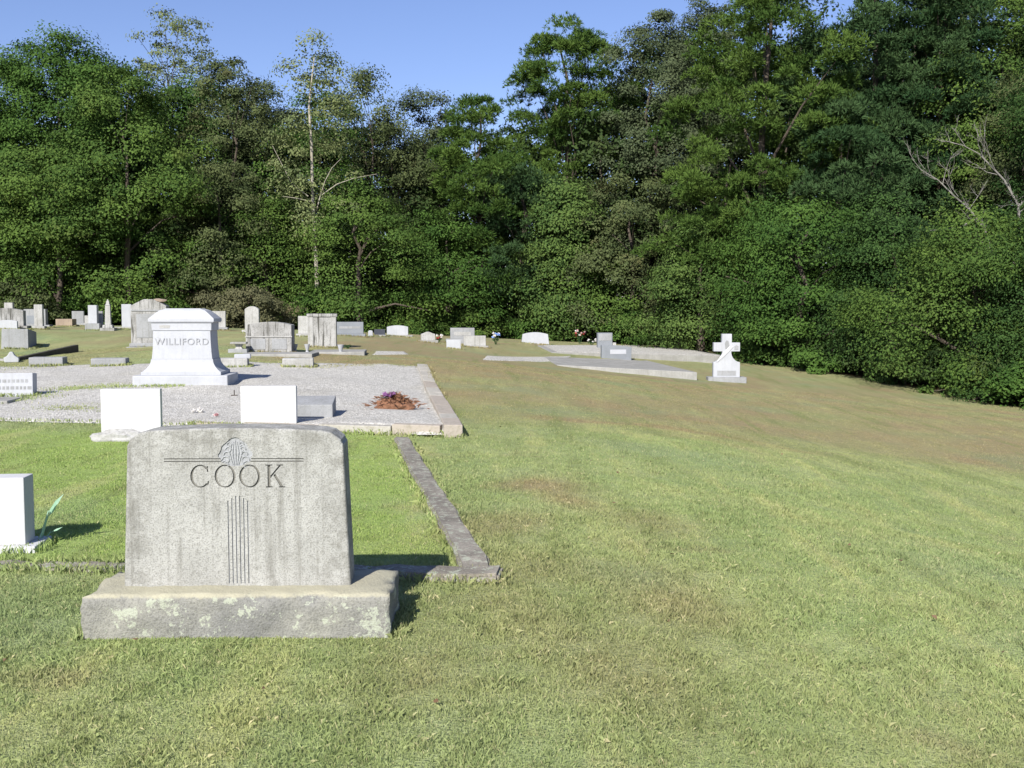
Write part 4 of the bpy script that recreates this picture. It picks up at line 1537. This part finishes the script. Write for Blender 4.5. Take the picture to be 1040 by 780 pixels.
def trunk_mesh(rng, H, r0, CC, parent, mat, top=.85, nl=9, wob=.15, pts=None, low=.15):
    mb = MB()
    if pts is None:
        k_ = 7
        pts = [Vector((rng.normal(0, wob) * i / k_, rng.normal(0, wob) * i / k_, top * H * i / k_ - (.3 if i == 0 else 0))) for i in range(k_ + 1)]
    rad = [r0 * (1.25 if i == 0 else 1) * (1 - .85 * i / (len(pts) - 1)) + .012 for i in range(len(pts))]
    mb.tube(pts, rad, 9)
    if len(CC):
        ids = rng.choice(len(CC), min(nl, len(CC)), replace=False)
        for i in ids:
            e = Vector(CC[i])
            f = max(low, min(.92, (e.z / (top * H)) - .18 - .15 * rng.random()))
            q_ = f * (len(pts) - 1); a = int(q_)
            s = pts[a].lerp(pts[min(a + 1, len(pts) - 1)], q_ - a)
            rb = max(.02, r0 * (1 - .85 * f) * .5)
            m1 = s.lerp(e, .5) + Vector((rng.normal(0, .15), rng.normal(0, .15), .12 * (e - s).length))
            mb.tube([s, s.lerp(m1, .5) + Vector((0, 0, .05)), m1, e], [rb, rb * .8, rb * .55, .015], 6)
    return mb.build('trunk', mat, parent)


SEED = [100]
TREES = []


def make_crown(rng, kind, H, R, dens=1.0, ls=1.0):
    """returns clump centres, quads, tints"""
    area = 2 * math.pi * R * H * .42 * dens
    if kind == 'broad':
        CC = clump_centres(rng, H, R, .04, int(np.clip(1.15 * area, 80, 330)), 'round', .22)
        V, t = fill_clumps(rng, CC, .92, int(370 / ls ** 1.6), .80, .076 * ls, .042 * ls)
    elif kind == 'oak':
        CC = clump_centres(rng, H, R, .08, int(np.clip(1.3 * area, 80, 320)), 'round', .28)
        V, t = fill_clumps(rng, CC, .72, int(310 / ls ** 1.6), .8, .070 * ls, .038 * ls, .3)
    elif kind == 'layer':
        CC = clump_centres(rng, H, R, .02, int(np.clip(1.1 * area, 70, 320)), 'dome', .25)
        CC[:, 2] = np.round(CC[:, 2] / .8 + rng.normal(0, .45, len(CC))) * .8 + .2
        V, t = fill_clumps(rng, CC, 1.0, int(350 / ls ** 1.6), .70, .068 * ls, .039 * ls, .5)
    elif kind == 'sparse':
        CC = clump_centres(rng, H, R, .28, int(np.clip(.36 * area, 40, 200)), 'oval', .32, .25)
        V, t = fill_clumps(rng, CC, .72, 130, .85, .075, .042, .3)
    elif kind == 'airy':
        CC = clump_centres(rng, H, R, .60, 95, 'round', .25, .3)
        V, t = fill_clumps(rng, CC, .62, 105, .8, .078, .045, .3)
    elif kind in ('pine', 'pine_open'):
        op = kind == 'pine_open'
        CC = clump_centres(rng, H, R, .42 if op else .10, int(np.clip(area * (.85 if op else 1.15), 60, 300)), 'round' if op else 'oval', .32, .40)
        m = len(CC)
        per = 76
        d = unit(rng.normal(size=(m, per, 3)))
        d[..., 2] = np.where(d[..., 2] < -.3, -d[..., 2] * .7, d[..., 2])
        cr = .72 * rng.uniform(.6, 1.4, m)
        P = CC[:, None] + d * cr[:, None, None] * (.35 + .65 * rng.random((m, per, 1)) ** .6) * np.array([1, 1, .66])
        D = unit(d + np.array([0, 0, .45]))
        V = needle_quads(rng, P.reshape(-1, 3), D.reshape(-1, 3), .24, .021, 7)
        t = np.clip(np.repeat(rng.uniform(0, .55, m), per * 7) + rng.random(m * per * 7) * .45, 0, 1)
    elif kind == 'bush':
        CC = clump_centres(rng, H, R, .0, int(np.clip(dens * 20 * R * H, 24, 150)), 'dome', .25, .35)
        V, t = fill_clumps(rng, CC, .42, 200, .8, .062, .036, .4)
    return CC, V, t


def tree(kind, name, label, px, t, top, wpx, mat, bark='bark', trunk_r=.17, dens=1.0, group=None, nl=9, cat='tree', pts=None):
    SEED[0] += 7
    rng = np.random.default_rng(SEED[0])
    x, y = (px - 520) / F * t, t
    z = z1(x, y)
    H = (CAMZ - z) + (314 - top) / F * t
    R = wpx / 2 / F * t
    root = empty(name, (x, y, z), 0, label, cat, group or ('shrubs along the wood edge' if cat == 'shrub' else 'trees at the front of the wood'))
    CC, V, tt = make_crown(rng, kind, H - (.5 if kind.startswith('pine') else -.25 if H > 7 else .2), R, dens, float(np.clip(t / 52, .62, 1)))
    quads_mesh('crown', V.reshape(-1, 3), 4, {'tint': ('FACE', tt)}, M[mat], root)
    trunk_mesh(rng, H, trunk_r, CC, root, M[bark], .93 if kind.startswith('pine') else .82, nl, pts=pts)
    TREES.append((px, t, H, R, len(tt)))
    return root


# left side
tree('broad', 'broadleaf_tree', 'dark green broadleaf tree with airy top, tallest at the upper left', 66, 55, 52, 140, 'lf_green', dens=1.4)
tree('broad', 'broadleaf_tree', 'full mid green broadleaf tree reaching the ground behind the left pillars', 132, 50.5, 86, 160, 'lf_mid', dens=1.1)
tree('broad', 'broadleaf_tree', 'rounded deep green tree between the two tallest left trees', 108, 54, 76, 130, 'lf_green', dens=1.1)
tree('broad', 'broadleaf_tree', 'deep green crown on the skyline left of the thin pale yellowish tree', 28, 57, 78, 110, 'lf_green', dens=1.1)
tree('broad', 'broadleaf_tree', 'rounded dark green tree half outside the left edge of the photo', -14, 52, 104, 130, 'lf_green')
tree('broad', 'broadleaf_tree', 'low leafy green tree in front of the two tall left trees', 62, 50.5, 165, 150, 'lf_mid')
tree('airy', 'thin_crowned_tree', 'tall thin crowned pale yellowish tree topping the left skyline', 180, 64, 26, 104, 'lf_pale', nl=26, dens=1)
tree('oak', 'oak_tree', 'brownish green oak right of the full green left tree', 238, 55, 74, 115, 'lf_oak')
tree('broad', 'broadleaf_tree', 'dark green tree closing the skyline behind the left brownish oaks', 215, 60, 88, 100, 'lf_green')
tree('broad', 'broadleaf_tree', 'dark tree top left of the tall pale trunk on the skyline', 275, 59, 92, 90, 'lf_grey')
tree('oak', 'oak_tree', 'brownish tree under the reddish thin crowned one', 400, 58, 130, 90, 'lf_oak')
tree('oak', 'oak_tree', 'lower brownish oak in front, left of the pale trunked tree', 225, 51, 170, 100, 'lf_oak')
tree('layer', 'understory_tree', 'low olive understory tree just left of the pale trunk', 272, 52, 205, 80, 'lf_mid')
# pale trunk in the middle left
tx, ty = (320 - 520) / F * 50.5, 50.5
tz = z1(tx, ty)
pts = [Vector(((px - 320) / F * 50.5, 0, (334 - py) / F * 50.5)) for px, py in ((323, 340), (323, 300), (322, 250), (319.5, 200), (319, 150), (317, 110), (320, 85), (323, 62))]
rt = tree('sparse', 'pale_trunk_tree', 'tall sparse tree with conspicuous whitish trunk and forked limbs', 320, 50.5, 46, 92, 'lf_pale', 'bark_white', .10, 2.7, nl=0, pts=pts)
mb = MB()
for br in (((324, 215), (328, 200), (333, 185), (340, 172), (349, 163)), ((318, 205), (305, 202), (290, 200)), ((316, 200), (300, 188), (291, 170), (281, 150)), ((328, 200), (345, 188), (362, 182), (385, 178))):
    v_ = [Vector(((px - 320) / F * 50.5, -.25, (334 - py) / F * 50.5)) for px, py in br]
    mb.tube(v_, [.028 - .019 * i / (len(v_) - 1) for i in range(len(v_))], 6)
mb.build('limbs', M['bark_white'], rt)
tree('sparse', 'thin_crowned_tree', 'thin crowned olive tree with reddish tinge right of the pale trunk', 378, 57, 84, 95, 'lf_oak', 'bark', .15, 2.8, nl=16)
tree('broad', 'broadleaf_tree', 'dense green tree filling the gap behind the pale trunk', 330, 58, 108, 130, 'lf_green')
tree('layer', 'understory_tree', 'wide spreading layered green tree right of the pale trunk', 365, 50.5, 195, 140, 'lf_mid')
tree('broad', 'broadleaf_tree', 'bluish green tree at the low dip of the skyline', 432, 62, 104, 80, 'lf_grey')
tree('pine', 'pine_tree', 'bright green pine with tiered boughs left of the tall open pine', 487, 55, 96, 110, 'lf_pine', dens=1.15)
tree('layer', 'understory_tree', 'dark green low tree beneath the bright tiered pine', 455, 53, 225, 120, 'lf_green')
tree('pine_open', 'pine_tree', 'tall open crowned pine with sky showing through, centre of the skyline', 574, 58, 18, 135, 'lf_pine', trunk_r=.2, nl=16, dens=1.2)
tree('pine', 'pine_tree', 'mid height soft green pine below the tall open pine', 530, 54, 160, 100, 'lf_pine_d', dens=1.15)
tree('oak', 'oak_tree', 'tall grey green oak left of the bright right hand pine', 660, 55, 26, 130, 'lf_grey', trunk_r=.22, dens=1.1)
tree('oak', 'oak_tree', 'tall dark grey green oak topping out at the upper photo edge', 718, 57, 2, 100, 'lf_grey', trunk_r=.22)
tree('oak', 'oak_tree', 'brownish bushy oak in front of the tall grey green ones', 640, 52, 185, 130, 'lf_oak')
tree('broad', 'small_tree', 'small yellow green leafy tree under the tall open pine', 572, 52.5, 195, 70, 'lf_yell')
tree('layer', 'understory_tree', 'low green tree above the red and white wreath', 600, 53, 255, 110, 'lf_mid')
# right side
tree('pine', 'pine_tree', 'tall bright green pine with ragged tiers running out of the top of the photo', 772, 46.5, -40, 150, 'lf_pine', trunk_r=.24, dens=1.25, nl=18)
tree('pine', 'pine_tree', 'bright green lower pine right under the ragged tall one', 735, 48.5, 150, 120, 'lf_pine', dens=1.2)
tree('pine', 'pine_tree', 'tall dark pine right of the bright ragged pine', 880, 47, -90, 140, 'lf_pine_d', trunk_r=.24, dens=1.2, nl=16)
tree('pine', 'pine_tree', 'mid height dark pine between the tall right hand pines', 850, 44, 95, 130, 'lf_pine_d', dens=1.2)
tree('broad', 'broadleaf_tree', 'pale green broadleaf tree at the upper right corner', 1010, 45, 5, 120, 'lf_mid', trunk_r=.2)
tree('pine', 'pine_tree', 'dark pine leaning over the bare branches near the right edge', 950, 46, -60, 120, 'lf_pine_d', trunk_r=.22)
tree('layer', 'understory_tree', 'bushy bright green tree just left of the cross', 712, 47.5, 235, 110, 'lf_yell', dens=1.1)
tree('broad', 'understory_tree', 'wide dark green bushy tree right of the cross', 812, 41.5, 205, 170, 'lf_green', dens=1.15)
tree('layer', 'understory_tree', 'dark green layered tree with drooping sprays near the lawn at right', 905, 37.5, 225, 120, 'lf_dark', dens=.9)
tree('broad', 'broadleaf_tree', 'olive green rounded tree at the right edge below the bare branches', 990, 33.5, 222, 175, 'lf_mid', dens=1.2)
tree('layer', 'understory_tree', 'leafy tree cut by the right photo edge', 1080, 30.5, 190, 170, 'lf_dark', dens=1.1)
tree('broad', 'broadleaf_tree', 'tall shadowy broadleaf tree beyond the right photo edge', 1110, 36, -20, 160, 'lf_dark')
tree('oak', 'oak_tree', 'brown tinged oak behind the bare branches at right', 1035, 41.5, 90, 110, 'lf_oak', dens=.9)
tree('broad', 'broadleaf_tree', 'large green tree outside the left edge', -120, 50.5, 92, 170, 'lf_green')

# bare dead tree in front of the right trees
td = 35.0
px0 = 1012
x, y = (px0 - 520) / F * td, td
z = z1(x, y)
dt = empty('dead_tree', (x, y, z), 0, 'bare bleached dead tree with forked leaning branches at right', 'dead tree')
rr = random.Random(4)


def dpt(px, py, dy=0.0):
    w_ = at(px, py + (18 if py < 260 else 0), td + dy)
    return Vector((w_.x - x, w_.y - y, w_.z - z))


stems = [[(1012, 395), (1014, 300), (1008, 240), (1000, 215), (985, 195), (968, 180), (953, 165), (942, 158)],
         [(1013, 300), (1030, 250), (1036, 215), (1034, 190), (1020, 165), (1006, 150), (994, 138), (975, 128)]]
for si, st in enumerate(stems):
    mb = MB()
    P = [dpt(px, py, -1.6 if py < 260 else -.4 - .004 * (395 - py)) for px, py in st]
    mb.tube(P, [.058 - .048 * i / (len(P) - 1) for i in range(len(P))], 7)

    def twig(p, dvec, ln, r, dep):
        a = p + dvec * ln * .5 + Vector((rr.gauss(0, .06), rr.gauss(0, .06), rr.gauss(0, .06))) * ln
        e = p + dvec * ln + Vector((0, 0, .08 * ln))
        mb.tube([p, a, e], [r, r * .7, r * .35], 5)
        if dep:
            for _ in range(3):
                q_ = p.lerp(e, rr.uniform(.3, .95))
                dv = (dvec + Vector((rr.gauss(0, .55), rr.gauss(0, .4), rr.gauss(.15, .5)))).normalized()
                twig(q_, dv, ln * rr.uniform(.4, .65), r * .55, dep - 1)
    for i in range(2, len(P) - 1):
        for _ in range(2):
            b_ = (P[i + 1] - P[i]).normalized()
            dv = (b_ * .5 + Vector((rr.gauss(-.15, .6), rr.gauss(0, .4), rr.gauss(.15, .4)))).normalized()
            twig(P[i].lerp(P[i + 1], rr.random()), dv, rr.uniform(.5, 1.1), .015, 2)
    if si == 0:
        mb.tube([dpt(990, 205, -1.6), dpt(975, 213, -1.7), dpt(958, 215, -1.7), dpt(945, 216, -1.7)], [.035, .03, .02, .01], 6)
    else:
        mb.tube([dpt(1034, 192, -1.6), dpt(1046, 182, -1.7), dpt(1056, 172, -1.7)], [.05, .04, .02], 6)
    mb.build('stem', M['bark_dead'], dt)

# shrubs at the wood's edge
BUSH = [(255, 47.5, 290, 100, 'lf_brown', 'brown tinged shrub behind the stepped monument'),
        (215, 49, 297, 60, 'lf_brown', 'low brown green shrub behind the plain white headstone'),
        (170, 51, 285, 70, 'lf_mid', 'leafy green shrub behind the large peaked stone'),
        (95, 51.5, 290, 80, 'lf_green', 'dark shrub behind the white pillar and obelisk'),
        (20, 49, 285, 80, 'lf_oak', 'olive shrub behind the left edge pillars'),
        (330, 50, 290, 60, 'lf_green', 'dark green shrub behind the tall streaked stone'),
        (425, 52, 300, 60, 'lf_mid', 'light green shrub behind the pinkish low headstone'),
        (480, 52.5, 310, 60, 'lf_mid', 'green shrub behind the middle cluster'),
        (545, 53, 312, 60, 'lf_green', 'dark shrub right behind the lone tapered white headstone'),
        (640, 51, 312, 60, 'lf_green', 'dark green shrub behind the blue grey platform stone'),
        (690, 49, 300, 60, 'lf_yell', 'bright green shrub behind the far platform corner'),
        (785, 42, 330, 55, 'lf_mid', 'small green shrub on the grass right of the cross'),
        (845, 38.5, 345, 70, 'lf_green', 'dark rounded shrub hanging over the lawn at right'),
        (920, 35, 350, 75, 'lf_yell', 'light green leafy shrub at the lawn edge, right side'),
        (985, 32, 365, 70, 'lf_mid', 'drooping green shrub over the dark lawn edge at far right'),
        (1045, 30, 360, 80, 'lf_green', 'dark shrub in the right edge of the photo'),
        (755, 45, 335, 50, 'lf_green', 'dark green shrub directly behind the cross')]
for px, t, top, w_, mt, lb in BUSH:
    tree('bush', 'shrub', lb, px, t, top, w_, mt, trunk_r=.04, nl=6, cat='shrub')

# the depth of the wood: one mass behind the front trees
rng = np.random.default_rng(77)
SKY = np.array([(-300, 118), (0, 112), (60, 86), (110, 92), (160, 108), (230, 100), (280, 110), (330, 120), (400, 150), (440, 135), (500, 135), (540, 110), (580, 80), (640, 60),
                (700, 40), (745, 20), (775, -20), (860, 10), (900, -10), (1040, -60), (1500, -60)])
allV, allT = [], []
tb = MB()
for row, (dt_, step) in enumerate(((3.5, 62), (8, 66), (14, 75), (22, 90))):
    px = -330 + 20 * row
    while px < 1420:
        t = np.interp(px, EDGE[:, 0], EDGE[:, 1]) + dt_ + rng.uniform(-1, 1) + 12 * float(sstep(640, 800, px))
        x, y = (px - 520) / F * t, t
        z = z1(x, y)
        top = np.interp(px, SKY[:, 0], SKY[:, 1]) + rng.uniform(-10, 40) + (60 if row == 0 else 0)
        H = (CAMZ - z) + (314 - top) / F * t
        R = rng.uniform(2.2, 3.2)
        n = int(np.clip(2 * math.pi * R * H * .42, 60, 200))
        q_ = float(np.clip(t / 55, .55, 1.1))
        CC = clump_centres(rng, H, R, .02, n, 'round', .3)
        V, tt = fill_clumps(rng, CC, .90, int(95 / q_ ** 1.6), .8, .125 * q_, .07 * q_)
        allV.append((V + np.array([x, y, z])).reshape(-1, 3)); allT.append(tt)
        tb.tube([(x, y, z - .3), (x + rng.normal(0, .2), y, z + H * .4), (x + rng.normal(0, .3), y, z + H * .9)], [.2, .14, .03], 7)
        px += step * rng.uniform(.8, 1.2)
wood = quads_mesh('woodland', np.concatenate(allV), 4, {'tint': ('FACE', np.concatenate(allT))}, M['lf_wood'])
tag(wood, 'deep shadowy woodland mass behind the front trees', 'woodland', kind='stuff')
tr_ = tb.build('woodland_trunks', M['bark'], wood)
tr_['kind'] = 'stuff'
# undergrowth closing the foot of the wood
uV, uT = [], []
for px in np.arange(-300, 1400, 9.0):
    for dt_ in (0.5, 1.8, 4.0):
        t = np.interp(px, EDGE[:, 0], EDGE[:, 1]) + dt_ + rng.uniform(-.4, .6)
        x, y = (px - 520 + rng.uniform(-5, 5)) / F * t, t
        z = z1(x, y)
        CC = np.c_[rng.normal(x, .35, 3), rng.normal(y, .3, 3), z + rng.uniform(.1, .9 + .35 * dt_, 3)]
        V, tt = fill_clumps(rng, CC, .42, 55, .75, .075, .042, .4, axis=(x, y + 2, 0))
        uV.append(V.reshape(-1, 3)); uT.append(tt)
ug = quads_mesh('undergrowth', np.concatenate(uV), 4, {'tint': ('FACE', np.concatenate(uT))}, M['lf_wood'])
tag(ug, 'tangled dark undergrowth along the foot of the wood', 'undergrowth', kind='stuff')

print('wall', pa, pb)
print('leaf faces', sum(q_[4] for q_ in TREES), 'wood', len(wood.data.polygons), 'under', len(ug.data.polygons), 'grass', len(go.data.polygons))
for o in S.objects:
    if o.type == 'EMPTY' and o.get('category') == 'headstone':
        print('%.1f' % o.location.y, o['label'][:50])
